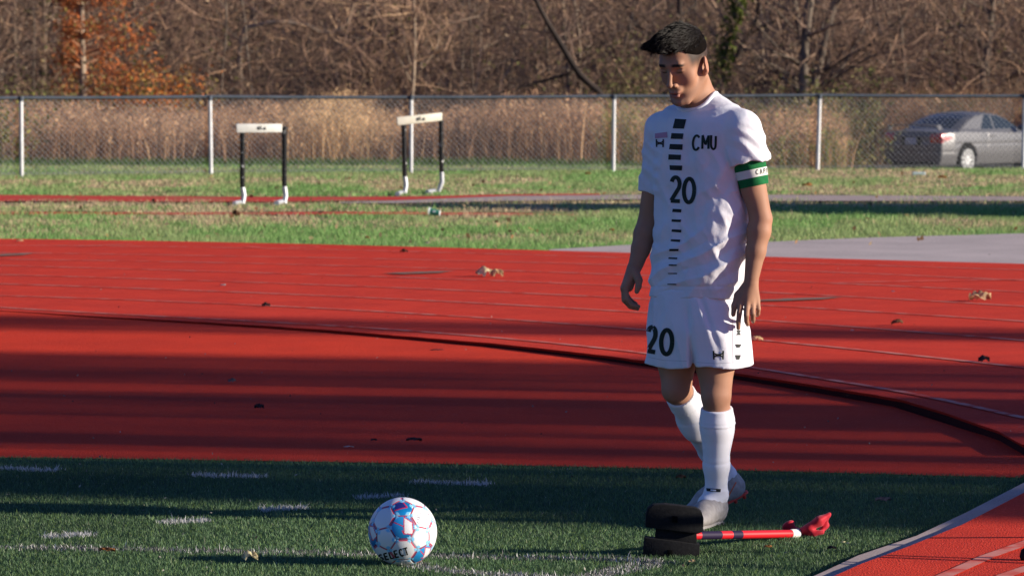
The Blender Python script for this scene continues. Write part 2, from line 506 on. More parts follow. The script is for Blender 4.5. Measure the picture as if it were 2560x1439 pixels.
MARKS = []      # outline, strength (1 fresh .. 0 worn)
for a, b in [((-60, 1168), (145, 1176)), ((478, 1187), (665, 1192)), ((1035, 1204), (1225, 1211)), ((890, 1244), (1012, 1238)),
             ((648, 1276), (766, 1268)), ((395, 1307), (525, 1300)), ((105, 1342), (240, 1335))]:
    MARKS.append((seg_poly(a, b, 0.085), 1.0))
def line_poly(pts, w):
    P = np.array([gp(a, b, 0.01)[:2] for a, b in pts])
    T = np.gradient(P, axis=0); T /= np.linalg.norm(T, axis=1)[:, None]; N = np.c_[-T[:, 1], T[:, 0]] * w / 2
    return [tuple(p) for p in (P + N)] + [tuple(p) for p in (P - N)[::-1]]
MARKS.append((line_poly([(-80, 1367), (300, 1373), (700, 1381), (1100, 1391), (1400, 1396), (1655, 1402)], 0.09), 0.30))
MARKS.append((line_poly([(1655, 1402), (1600, 1416), (1520, 1432), (1440, 1452)], 0.12), 0.36))
MARKS.append((line_poly([(1005, 1403), (1060, 1418), (1150, 1430), (1260, 1438), (1400, 1445)], 0.09), 0.5))

def make_turf():
    rng = np.random.default_rng(11)
    n = 260000
    # denser nearer to the camera
    Y = 11.55 + 4.05 * rng.random(n) ** 1.15
    X = (rng.random(n) * 2 - 1) * (0.140 * Y + 0.25)
    P = np.c_[X, Y, np.full(n, 0.007)]
    ok = in_poly(P, turf_outline)
    P = P[ok]; n = len(P)
    h = 0.008 + 0.008 * rng.random(n) + 0.013 * (rng.random(n) > 0.988)
    w = 0.0017 + 0.0013 * rng.random(n)
    lean = 0.15 + 0.75 * rng.random(n)
    base = np.array([0.088, 0.160, 0.070])
    v = 0.55 + 0.9 * rng.random(n)
    big = vnoise(P, 1.3)[:, None]
    T = base[None] * v[:, None] * (0.7 + 0.6 * big)
    lime = rng.random(n) > 0.86
    T[lime] = np.array([0.13, 0.21, 0.055]) * (0.6 + 0.7 * rng.random(lime.sum()))[:, None]
    pale = rng.random(n) > 0.988
    T[pale] = np.array([0.30, 0.33, 0.20]) * (0.6 + 0.8 * rng.random(pale.sum()))[:, None]
    taken = np.zeros(n, bool)
    fuzz = P.copy()
    fuzz[:, :2] += (rng.random((n, 2)) - 0.5) * [0.03, 0.055]
    for poly, st in MARKS:
        q = in_poly(fuzz, poly) & ~taken
        white = rng.random(n) < (0.40 + 0.62 * st)
        q &= white
        taken |= q
        k = q.sum()
        if st > 0.9:
            tt = np.array([0.66, 0.65, 0.64]) * (0.60 + 0.4 * rng.random(k))[:, None]
        else:
            tt = np.where((rng.random(k) < 0.16 + 0.35 * st)[:, None], np.array([0.72, 0.70, 0.68]), np.array([0.20, 0.185, 0.19]) + 0.25 * max(0, st - 0.45)) * (0.7 + 0.5 * rng.random(k))[:, None]
        hh = h[q] * (1.1 if st > 0.9 else 1.0) + 0.011 * (rng.random(k) > 0.95)
        blade_obj('field_marking', blades(P[q], hh, w[q] * 1.25, lean[q], rng, np.clip(tt, 0, 0.85), 2), MT['white_fibre'], 'structure')
    r = ~taken
    blade_obj('turf_grass', blades(P[r], h[r], w[r], lean[r], rng, T[r], 2), MT['turf_blade'])
    # white blades of turf lie loose here and there
make_turf()

def make_grass():
    rng = np.random.default_rng(5)
    n = 560000
    u = rng.random(n)
    Y = 30.3 * (66.0 / 30.3) ** u
    X = (rng.random(n) * 2 - 1) * (0.192 * Y + 0.8)
    P = np.c_[X, Y, terrain_z(X, Y) - 0.003]
    # front edge: behind the track's far edge and the path
    edge = np.interp(X, far[:, 0], far[:, 1])
    pe = np.interp(X, pt[:, 0], pt[:, 1], left=-1)
    edge = np.maximum(edge, np.where(X > pt[0, 0], pe, -1))
    wob = 0.5 * vnoise(np.c_[X, 0 * X, 0 * X], 1.6) + 0.25 * vnoise(np.c_[X, 0 * X, 0 * X], 6.0)
    keep = Y > edge - 0.34 + wob * 0.9
    # strips
    def sy(lo, hi):
        a = CAMH * FPX
        return a / (hi - 170.0), a / (lo - 170.0)
    px = X / Y * FPX + CX
    py = 170.0 + CAMH * FPX / Y
    top = np.interp(px, [0, 350, 700, 1000, 1280, 1580, 1930, 2560], [487, 490, 492, 491, 485.5, 486.5, 486.5, 491])
    bot = np.interp(px, [0, 350, 700, 850, 1000, 1280, 1580, 1930, 2560], [503, 504, 504, 507, 507.5, 502, 498, 502, 502])
    jitter = (vnoise(P, 2.2) - 0.5) * 5
    keep &= ~((py > top + 1 + jitter) & (py < bot - 0.5 + jitter * 0.6))
    bs = (py > 529) & (py < 538) & (px < 1440)
    keep &= ~(bs & (vnoise(P * [0.6, 0.3, 1], 1.4, 40) > 0.40))
    P, px, py = P[keep], px[keep], py[keep]
    n = len(P)
    big = vnoise(P * [0.8, 0.45, 1], 0.8, 9); mid = vnoise(P * [1, 0.5, 1], 3.0, 20)
    dry = np.clip((big * 0.6 + mid * 0.4 - 0.47) * 4.0, 0, 1)
    dry = np.clip(dry + 0.85 * np.exp(-((py - 508) / 14.0) ** 2) + 0.55 * np.exp(-((py - 535) / 10.0) ** 2) * (px < 1500) - 0.55 * np.exp(-((py - 575) / 22.0) ** 2) - 0.5 * (py < 445) * (px < 1500), 0, 1)
    # bare patches are thin
    thin = rng.random(n) > 0.55 * dry
    P, px, py, dry = P[thin], px[thin], py[thin], dry[thin]; n = len(P)
    isdry = rng.random(n) < dry * 0.85 + 0.07
    g = np.array([0.32, 0.43, 0.16]); d = np.array([0.66, 0.50, 0.31])
    T = np.where(isdry[:, None], d, g) * (0.55 + 0.8 * rng.random(n))[:, None]
    lush = (vnoise(P * [1, .6, 1], 1.1, 77) > 0.55) & ~isdry
    T[lush] *= [0.72, 0.95, 0.75]
    pale = rng.random(n) > 0.985
    T[pale] = np.array([0.42, 0.44, 0.26]) * (0.8 + 0.4 * rng.random(pale.sum()))[:, None]
    edge = np.interp(P[:, 0], far[:, 0], far[:, 1])
    front = np.clip(1 - (P[:, 1] - edge) / 2.2, 0, 1)
    h = (0.028 + 0.035 * rng.random(n)) * (1 + 0.5 * front) * np.where(isdry, 0.7, 1) + 0.05 * (rng.random(n) > 0.997)
    tuft = vnoise(P * [1, .7, 1], 2.4, 55)
    h *= 0.65 + 0.8 * tuft
    w = (0.006 + 0.006 * rng.random(n)) * np.interp(P[:, 1], [30, 60], [0.9, 1.7])
    lean = 0.2 + 0.8 * rng.random(n)
    blade_obj('field_grass', blades(P, h, w, lean, rng, T, 1), MT['grass_blade'])
make_grass()
# ------------------------------------------------------------------ chain-link fence
MT.update(
    rail=mat('galvanised_rail', (0.085, 0.10, 0.125), 0.6, 0.3, (0.06, 0.075, 0.095), 8, metal=0.2),
    post=mat('white_post_paint', (0.74, 0.74, 0.74), 0.6, 0.3, (0.60, 0.60, 0.60), 6.0, 5),
    wire=mat('fence_wire', (0.21, 0.22, 0.24), 0.6, 0.3, metal=0.2),
)
FPOSTS = [(-1400, 463), (-920, 457), (-440, 451), (49, 445), (532, 437), (1031, 430), (1534, 430), (2048, 427), (2564, 424), (3080, 421), (3600, 418)]
def make_fence():
    base = [gp(x, y, 0.0) for x, y in FPOSTS]
    # straighten a little: one smooth line along the posts
    B = np.array(base)
    c = np.polyfit(B[:, 0], B[:, 1], 2)
    B[:, 1] = np.polyval(c, B[:, 0])
    H = 1.165
    t = empty('chain_link_fence', tuple(B[0]))
    tag(t, 'chain link fence with white posts running along the grass in front of the dry reeds', 'fence')
    org = Vector(B[0])
    for k, p in enumerate(B):
        leanx = [0, 0, 0, 0.0, -0.012, 0.004, 0.010, 0.030, 0.02, 0.0, 0.0][k]
        m = MB().tube([Vector(p) - org - Vector((0, 0, 0.1)), Vector(p) - org + Vector((leanx, 0, H - 0.03))], 0.030, 10)
        po = m.build('post', MT['post'], t, smooth=True)
        auto_smooth(po)
        cp = MB().tube([Vector(p) - org + Vector((leanx, 0, H - 0.05)), Vector(p) - org + Vector((leanx, 0, H + 0.02))], 0.038, 10).build('cap', MT['rail'], po)
    pts = [Vector(p) - org + Vector((0, 0.02, H + 0.01 * math.sin(k * 2.1))) for k, p in enumerate(B)]
    fine = []
    for a, b in zip(pts[:-1], pts[1:]):
        for q in range(6):
            s = q / 6; fine.append(a.lerp(b, s) - Vector((0, 0, 0.006 * math.sin(math.pi * s))))
    fine.append(pts[-1])
    MB().tube(fine, 0.025, 8).build('top_rail', MT['rail'], t, smooth=True)
    # the mesh of diagonal wires, woven: one family a little behind the other
    P2 = B[:, :2]
    seg = np.linalg.norm(np.diff(P2, axis=0), axis=1); S = np.r_[0, np.cumsum(seg)]
    def at(s, z, off):
        x = np.interp(s, S, P2[:, 0]); y = np.interp(s, S, P2[:, 1])
        return np.stack([x - B[0, 0], y + 0.035 + off - B[0, 1], z - B[0, 2]], -1)
    lo, hi = 0.02, H - 0.01
    pitch, r = 0.085, 0.0027
    V, F = [], []
    total = S[-1]
    for fam in (1, -1):
        s0 = np.arange(-2.0, total + 2.0, pitch)
        a = s0; b = s0 + fam * (hi - lo)
        ok = (np.minimum(a, b) > 0) & (np.maximum(a, b) < total)
        a, b = a[ok], b[ok]
        kk = 4
        for i in range(kk):
            A = at(a + (b - a) * i / kk, np.full(len(a), lo + (hi - lo) * i / kk), 0.002 * fam)
            Bq = at(a + (b - a) * (i + 1) / kk, np.full(len(a), lo + (hi - lo) * (i + 1) / kk), 0.002 * fam)
            n0 = sum(len(v) for v in V)
            offs = [np.array([fam * -r * 0.7, 0, r * 0.7]), np.array([fam * r * 0.7, 0, -r * 0.7]), np.array([0, -r, 0])]
            ring = [A + o for o in offs] + [Bq + o for o in offs]
            V.append(np.stack(ring, 1).reshape(-1, 3))
            bs = n0 + np.arange(len(a))[:, None] * 6
            for q in range(3):
                F.append(bs + np.array([q, (q + 1) % 3, 3 + (q + 1) % 3, 3 + q]))
    o = link('wire_mesh', np_mesh('wire_mesh', np.concatenate(V), np.concatenate(F)), MT['wire'], t)
    o['kind'] = 'stuff'
    MB().tube([Vector(p) - org + Vector((0, 0.035, 0.06)) for p in B], 0.004, 5).build('tension_wire', MT['wire'], t)
make_fence()

# ------------------------------------------------------------------ woods behind the fence
MT.update(
    bark=mat('grey_bark', (0.20, 0.16, 0.125), 0.9, 0.1, (0.12, 0.095, 0.075), 3.0, 6, stretch=(1, 1, 0.25), bump=0.5, bscale=25, bdist=0.02),
    bark_pale=mat('pale_bark', (0.34, 0.26, 0.19), 0.9, 0.1, (0.22, 0.17, 0.125), 2.0, 6, stretch=(1, 1, 0.3), bump=0.4, bscale=20, bdist=0.02),
    bark_dark=mat('dark_bark', (0.060, 0.046, 0.038), 0.9, 0.1, (0.035, 0.028, 0.025), 3.0, 6, stretch=(1, 1, 0.3)),
    twig=mat('twig', (1.75, 1.50, 1.32), 0.9, 0.1, attr=True, trans=0.0),
    leaf=mat('dry_leaf', (1.4, 1.35, 1.3), 0.8, 0.1, attr=True, trans=0.35),
    reed=mat('reed', (1.90, 1.76, 1.52), 0.8, 0.08, attr=True, trans=0.45),
)

def tubes_np(segs, n=4):
    """segs: list of (p0, p1, r0, r1) -> V, F (quads), vectorised"""
    A = np.array([s[0] for s in segs], dtype=np.float32); B = np.array([s[1] for s in segs], dtype=np.float32)
    ra = np.array([s[2] for s in segs], dtype=np.float32); rb = np.array([s[3] for s in segs], dtype=np.float32)
    return tubes_arr(A, B, ra, rb, n)
def tubes_arr(A, B, ra, rb, n=4):
    d = B - A; d /= np.maximum(np.linalg.norm(d, axis=1), 1e-6)[:, None]
    up = np.where(np.abs(d[:, 2:3]) < 0.9, np.array([[0, 0, 1.0]]), np.array([[1.0, 0, 0]]))
    u = np.cross(d, up); u /= np.linalg.norm(u, axis=1)[:, None]
    v = np.cross(d, u)
    ring = []
    for P, r in ((A, ra), (B, rb)):
        for j in range(n):
            w = 2 * math.pi * j / n
            ring.append(P + u * (math.cos(w) * r)[:, None] + v * (math.sin(w) * r)[:, None])
    V = np.stack(ring, 1).reshape(-1, 3)
    b = np.arange(len(A))[:, None] * (2 * n)
    F = np.concatenate([b + np.array([j, n + j, n + (j + 1) % n, (j + 1) % n]) for j in range(n)])
    return V, F

def grow(rng, start, dirv, length, r, depth, out, leafs, spread=0.7, grav=0.0, kids=(3, 5), zmax=99):
    """a crooked limb and its side limbs, as segments"""
    steps = max(3, int(length / 0.45))
    p = np.array(start, float); d = np.array(dirv, float); d /= np.linalg.norm(d)
    rr = r
    nodes = []
    for i in range(steps):
        q = p + d * (length / steps)
        r2 = r * (1 - 0.75 * (i + 1) / steps)
        out[depth].append((p, q, rr, r2))
        nodes.append((q, d.copy(), r2, (i + 1) / steps))
        d = d + rng.normal(0, 0.16, 3) + np.array([0, 0, grav])
        d /= np.linalg.norm(d)
        p, rr = q, r2
        if p[2] > zmax: break
    if depth < len(out) - 1:
        for _ in range(rng.integers(*kids)):
            q, dd, r2, t = nodes[rng.integers(len(nodes) // 4, len(nodes))]
            nd = dd + rng.normal(0, spread, 3); nd[2] += 0.2
            grow(rng, q, nd, length * (0.35 + 0.35 * rng.random()), max(0.006, r2 * 0.7), depth + 1, out, leafs, spread, grav, kids, zmax)
    else:
        leafs.append(p)

def tree_meshes(seed, height, r, limbs, spread=0.7, levels=4, lean=(0, 0), zmax=7.5, low=0.12):
    rng = np.random.default_rng(seed)
    out = [[] for _ in range(levels)]
    leafs = []
    p = np.array([0.0, 0.0, -0.15]); d = np.array([lean[0], lean[1], 1.0]); d /= np.linalg.norm(d)
    steps = int(height / 0.6); rr = r * 1.15
    nodes = []
    for i in range(steps):
        q = p + d * 0.6
        r2 = r * (1 - 0.6 * (i + 1) / steps)
        out[0].append((p, q, rr, r2)); nodes.append((q, d.copy(), r2, i / steps))
        d = d + np.r_[rng.normal(0, 0.06, 2), 0] + np.array([0, 0, 0.02]); d /= np.linalg.norm(d)
        p, rr = q, r2
    for _ in range(limbs):
        t = low + (1 - low) * rng.random() ** 1.5
        q, dd, r2, _t = nodes[min(len(nodes) - 1, int(t * len(nodes)))]
        a = rng.random() * 2 * np.pi
        nd = np.array([math.cos(a), math.sin(a), 0.35 + 0.5 * rng.random()])
        grow(rng, q, nd, height * (0.18 + 0.22 * rng.random()), r2 * (0.35 + 0.3 * rng.random()), 1, out, leafs, spread, 0.03, (3, 6), zmax)
    tr = tubes_np(out[0], 7)
    lim = tubes_np(out[1], 5) if out[1] else None
    tw = [s for lv in out[2:] for s in lv]
    twm = tubes_np(tw, 3) if tw else None
    return tr, lim, twm, leafs

def tree_obj(name, loc, meshes, bark, label, group=None, tint=(0.20, 0.155, 0.12), rz=0.0):
    t = empty(name, loc, rz)
    tag(t, label, 'tree', group)
    link('trunk', meshes[0], None, t)
    for k, nm in ((1, 'limbs'), (2, 'twigs')):
        if meshes[k] is not None:
            o = link(nm, meshes[k], None, t)
            o['kind'] = 'stuff'
    return t

TREE_LIB = []
def make_tree_lib():
    rng = np.random.default_rng(42)
    for k in range(10):
        r = [0.06, 0.10, 0.045, 0.14, 0.08, 0.055, 0.12, 0.07, 0.035, 0.05][k]
        hgt = [6.5, 8.5, 5.0, 9.5, 7.0, 5.5, 9.0, 6.5, 4.0, 4.5][k]
        nl = [20, 22, 22, 20, 22, 24, 20, 24, 22, 26][k]
        tr, lim, tw, lf = tree_meshes(100 + k, hgt, r, nl, lean=(rng.normal(0, 0.10), rng.normal(0, 0.06)), low=0.03)
        bk = [MT['bark'], MT['bark_pale'], MT['bark'], MT['bark'], MT['bark_dark'], MT['bark_pale'], MT['bark'], MT['bark'], MT['bark_pale'], MT['bark']][k]
        c = np.array([[0.16, 0.125, 0.10], [0.24, 0.18, 0.13], [0.15, 0.11, 0.09], [0.18, 0.145, 0.12], [0.10, 0.075, 0.06]][k % 5])
        mt = np_mesh('trunk', *tr, smooth=True); mt.materials.append(bk)
        ml = np_mesh('limbs', *lim, smooth=True); ml.materials.append(bk)
        mw = np_mesh('twigs', *tw, tint=0.75 * c * np.repeat(0.6 + 0.8 * rng.random((len(tw[0]) // 6, 1)), 6, 0)); mw.materials.append(MT['twig'])
        TREE_LIB.append((mt, ml, mw))
make_tree_lib()

def px_at(px, Y):       # ground point under a photo column at distance Y
    x = (px - CX) / FPX * Y / math.cos(PITCH)
    return (x, Y, float(terrain_z(x, Y)))

def make_woods():
    rng = random.Random(8)
    names = ['bare_tree']
    # distinct trunks, traced: (photo x, distance, library index, scale, label)
    named = [
        (108, 112, 1, 1.0, 'pale bare trunk between the left edge and the orange cypress'),
        (925, 104, 4, 1.1, 'dark bare trunk over the first hurdle, left of the gnarled limbs'),
        (1535, 110, 3, 0.9, 'bare grey trunk above the fence post behind the player'),
        (1672, 101, 4, 1.3, 'dark trunk rising straight behind the hair of the player'),
        (1915, 106, 1, 0.9, 'pale bare trunk just right of the head of the player'),
        (2015, 98, 3, 1.0, 'thick grey trunk standing between the player and the car'),
        (2448, 103, 6, 0.9, 'leaning grey trunk above the roof of the silver car'),
        (1790, 118, 5, 1.2, 'thin pale trunk beside the ivy covered trunk'),
        (2200, 112, 0, 1.0, 'slim bare tree above the boot of the silver car'),
        (640, 116, 6, 0.9, 'bare grey trunk right of the orange cypress'),
    ]
    for px, Y, k, s, lb in named:
        o = tree_obj('bare_tree', px_at(px, Y), TREE_LIB[k], None, lb, rz=rng.random() * 6.28)
        o.scale = (s, s, s)
    # saplings between them; the far ones are joined to one thicket
    near, farV, farF, farT, nv = [], [], [], [], 0
    for i in range(160):
        Y = rng.uniform(96, 134)
        px = -600 + 3760 * ((i * 0.61803) % 1.0)
        if Y < 104 and 100 < px < 420: continue
        k = rng.choice([0, 1, 2, 2, 3, 5, 5, 7, 7, 8, 8, 9, 9])
        s, rz = rng.uniform(0.65, 1.1), rng.random() * 6.28
        if Y < 112 and 0 < px < 2560:
            near.append((px, Y, k, s, rz)); continue
        o = np.array(px_at(px, Y))
        c, sn = math.cos(rz) * s, math.sin(rz) * s
        M = np.array([[c, -sn, 0], [sn, c, 0], [0, 0, s]])
        for me, tn in zip(TREE_LIB[k], ((0.12, 0.10, 0.085), (0.12, 0.10, 0.085), None)):
            V = np.zeros(len(me.vertices) * 3, dtype=np.float32); me.vertices.foreach_get('co', V); V = V.reshape(-1, 3)
            F = np.zeros(len(me.loops), dtype=np.int32); me.loops.foreach_get('vertex_index', F)
            T = np.repeat(np.array([tn or (0.12, 0.092, 0.074)]), len(V), 0) * (0.7 + 0.6 * vnoise(V, 2.0)[:, None])
            farV.append(V @ M.T + o); farF.append(F.reshape(-1, 4) + nv); farT.append(T); nv += len(V)
    o = link('distant_thicket', np_mesh('distant_thicket', np.concatenate(farV), np.concatenate(farF), tint=np.concatenate(farT)), MT['twig'])
    o['kind'] = 'stuff'
    marks = [(0, 'left of the orange cypress'), (210, 'behind the orange cypress'), (420, 'between the orange cypress and the left hurdle'), (590, 'above the left hurdle'), (720, 'under the gnarled limbs between the hurdles'),
             (960, 'above the tilted hurdle'), (1120, 'right of the tilted hurdle, before the leaning tree'), (1330, 'beside the dark leaning tree'), (1535, 'just left of the head of the player'), (1700, 'behind the head of the player'),
             (1860, 'just right of the head of the player'), (2040, 'above the fence post left of the car'), (2210, 'above the rear of the silver car'), (2400, 'above the roof of the silver car')]
    tone = {0: 'grey', 1: 'pale', 2: 'slim grey', 3: 'thick grey', 4: 'dark', 5: 'slim pale', 6: 'thick grey', 7: 'grey', 8: 'small pale', 9: 'small grey'}
    ORDN = ['first', 'second', 'third', 'fourth', 'fifth', 'sixth', 'seventh', 'eighth', 'ninth', 'tenth']
    cnt = {}
    for px, Y, k, s, rz in sorted(near):
        where = [m for x, m in marks if px >= x][-1]
        n = cnt[where] = cnt.get(where, -1) + 1
        o = tree_obj('bare_sapling', px_at(px, Y), TREE_LIB[k], None, '%s sapling %s, %s from left there' % (tone[k], where, ORDN[n]), 'bare saplings of the thicket behind the fence', rz=rz)
        o.scale = (s, s, s)
make_woods()

# special trees -----------------------------------------------------
def cypress():
    rng = np.random.default_rng(9)
    x, y, z = px_at(210, 93.5)
    t = empty('cypress_tree', (x, y, z)); tag(t, 'rust orange bald cypress with pale straight trunk behind the fence', 'tree')
    h = 9.0
    segs = [(np.array([0.02 * math.sin(i * .6), 0, i * .5 - .2]), np.array([0.02 * math.sin((i + 1) * .6), 0, i * .5 + .3]), 0.115 * (1 - i / 24), 0.115 * (1 - (i + 1) / 24)) for i in range(int(h * 2))]
    link('trunk', np_mesh('trunk', *tubes_np(segs, 9), smooth=True), MT['bark_pale'], t)
    br, lp, lt = [], [], []
    for i in range(210):
        zz = 0.15 + (h - 1.0) * rng.random() ** 1.25
        a = rng.random() * 2 * np.pi
        L = (2.6 - 1.9 * zz / h) * (0.55 + 0.5 * rng.random())
        if math.cos(a) < -0.2: L *= 0.45
        p = np.array([0, 0, zz]); d = np.array([math.cos(a), math.sin(a), 0.28 + 0.2 * rng.random()]); d /= np.linalg.norm(d)
        n = 7
        for s in range(n):
            q = p + d * L / n
            br.append((p, q, 0.020 * (1 - s / n) + 0.004, 0.020 * (1 - (s + 1) / n) + 0.004))
            if s > 1:
                for _ in range(9):
                    lp.append(q + rng.normal(0, 0.10, 3)); 
                    c = np.array([0.42, 0.135, 0.045]) if rng.random() < 0.48 else (np.array([0.24, 0.09, 0.04]) if rng.random() < 0.7 else np.array([0.24, 0.20, 0.06]))
                    lt.append(c * (0.5 + 0.8 * rng.random()))
            d = d + rng.normal(0, 0.08, 3) - np.array([0, 0, 0.035]); d /= np.linalg.norm(d); p = q
    link('branches', np_mesh('branches', *tubes_np(br, 3), tint=np.array([[0.24, 0.15, 0.10]])), MT['twig'], t)['kind'] = 'stuff'
    lf = leaf_cloud(np.array(lp), np.array(lt), rng, 0.17, 0.034, droop=0.5)
    link('foliage', np_mesh('foliage', *lf[:2], tint=lf[2]), MT['leaf'], t)['kind'] = 'stuff'

def leaf_cloud(P, T, rng, L, W, droop=0.0):
    n = len(P)
    d = rng.normal(0, 1, (n, 3)); d[:, 2] -= droop; d /= np.linalg.norm(d, axis=1)[:, None]
    u = rng.normal(0, 1, (n, 3)); u -= d * (u * d).sum(1)[:, None]; u /= np.linalg.norm(u, axis=1)[:, None]
    l = (L * (0.6 + 0.8 * rng.random(n)))[:, None]; w = (W * (0.6 + 0.8 * rng.random(n)))[:, None]
    V = np.stack([P - d * l / 2, P + u * w / 2, P + d * l / 2, P - u * w / 2], 1).reshape(-1, 3)
    F = np.arange(4 * n).reshape(n, 4)
    return V, F, np.repeat(T, 4, 0)
cypress()

def limb_tree(name, pts, r0, r1, Y, m, label, cat='tree', subs=(), twn=0, tint=(0.14, 0.11, 0.09), seed=1):
    """a tree traced along photo points at distance Y, with side limbs"""
    rng = np.random.default_rng(seed)
    P = [fp(a, b, Y + (c if len(q) > 2 else 0)) for q in pts for a, b, c in [(q + (0,))[:3]]]
    org = P[-1].copy(); org[2] = min(org[2], float(terrain_z(org[0], org[1])))
    t = empty(name, tuple(org)); tag(t, label, cat)
    P.append(np.array([P[-1][0] + 0.1, P[-1][1], org[2] - 0.1]))
    ext = P[0] + (P[0] - P[1]) / np.linalg.norm(P[0] - P[1]) * 2.5
    P = [ext] + P
    rad = list(np.linspace(r1, r0, len(P)))
    MB().tube([p - org for p in P], rad, 8).build('trunk', m, t, smooth=True)
    out = [[] for _ in range(3)]
    for q, ra in subs:
        Q = [fp(a, b, Y + 0.15) for a, b in q]
        MB().tube([p - org for p in Q], list(np.linspace(ra, ra * 0.35, len(Q))), 6).build('limb', m, t, smooth=True)
        for _ in range(4):
            i = rng.integers(1, len(Q)); grow(rng, Q[i] - org, rng.normal(0, 1, 3) + [0, 0, .5], 0.9, ra * 0.4, 1, out, [], 0.7)
    for _ in range(twn):
        i = rng.integers(0, len(P) - 2); s = rng.random()
        grow(rng, P[i] * (1 - s) + P[i + 1] * s - org, rng.normal(0, 1, 3) + [0, 0, .6], 1.0 + rng.random(), r1 * 0.5, 1, out, [], 0.7)
    sg = [s for lv in out for s in lv]
    if sg:
        link('twigs', np_mesh('twigs', *tubes_np(sg, 3), tint=np.array([tint])), MT['twig'], t)['kind'] = 'stuff'
    return t
limb_tree('leaning_tree', [(1335, -8), (1362, 45), (1388, 88), (1425, 150), (1450, 188), (1494, 228), (1520, 262)], 0.10, 0.045, 92, MT['bark_dark'],
          'dark leaning trunk slanting down behind the fence left of the player', subs=[([(1440, 178), (1400, 190), (1350, 205), (1290, 222), (1250, 232)], 0.05)], twn=10, seed=3)
limb_tree('gnarled_tree', [(900, -5), (882, 15), (868, 60), (835, 84), (800, 82), (770, 66), (715, 56), (672, 58), (612, 72), (598, 130), (600, 240)], 0.075, 0.05, 100, MT['bark_pale'],
          'pale gnarled tree with a limb arching sideways above the first hurdle', subs=[([(835, 84), (900, 98), (960, 105), (1030, 120)], 0.035), ([(715, 56), (740, 90), (800, 120)], 0.03)], twn=14, tint=(0.26, 0.20, 0.14), seed=4)
limb_tree('forked_tree', [(1034, -5), (1036, 60), (1036, 120), (1034, 180), (1030, 250)], 0.06, 0.035, 96, MT['bark_pale'],
          'pale young tree forking into a fan of stems above the second hurdle', subs=[([(1032, 215), (1005, 160), (975, 115), (960, 95)], 0.03), ([(1034, 205), (1062, 160), (1088, 130), (1100, 90)], 0.03), ([(1034, 190), (1015, 120), (1000, 40)], 0.026), ([(1036, 150), (1070, 95), (1120, 60), (1200, 40)], 0.028)], twn=18, tint=(0.30, 0.23, 0.16), seed=5)
limb_tree('crooked_tree', [(1898, -5), (1893, 40), (1870, 90), (1835, 150), (1815, 190), (1805, 250)], 0.07, 0.05, 103, MT['bark_dark'],
          'dark crooked trunk bending right of the head of the player', subs=[([(1870, 90), (1920, 60), (1980, 35), (2100, 25)], 0.04)], twn=12, seed=6)
ivy_t = limb_tree('ivy_tree', [(1850, -5), (1840, 30), (1822, 90), (1808, 150), (1800, 240)], 0.10, 0.08, 99, MT['bark'],
          'trunk wrapped in green ivy standing right behind the head of the player', twn=6, seed=7)
def ivy_leaves():
    rng = np.random.default_rng(31)
    org = np.array(ivy_t.location)
    pts = [fp(a, b, 99) - org for a, b in [(1852, -60), (1850, -5), (1840, 30), (1822, 90), (1808, 150), (1803, 200)]]
    P = []
    for _ in range(1500):
        i = rng.integers(0, len(pts) - 1); s = rng.random()
        P.append(pts[i] * (1 - s) + pts[i + 1] * s + rng.normal(0, 0.12, 3) * [1, 1, 0.6])
    P = np.array(P)
    T = np.array([[0.12, 0.16, 0.035]]) * (0.4 + 0.9 * rng.random((len(P), 1)))
    V, F, T4 = leaf_cloud(P, T, rng, 0.12, 0.09)
    link('ivy', np_mesh('ivy', V, F, tint=T4), MT['leaf'], ivy_t)['kind'] = 'stuff'
ivy_leaves()
limb_tree('stump_tree', [(2018, 60), (2012, 110), (2010, 160), (2008, 250)], 0.13, 0.10, 97, MT['bark'],
          'thick broken grey stump between the player and the silver car', subs=[([(2010, 110), (2040, 80), (2085, 60), (2160, 48)], 0.045), ([(2012, 120), (1985, 85), (1960, 70)], 0.03)], twn=8, seed=8)

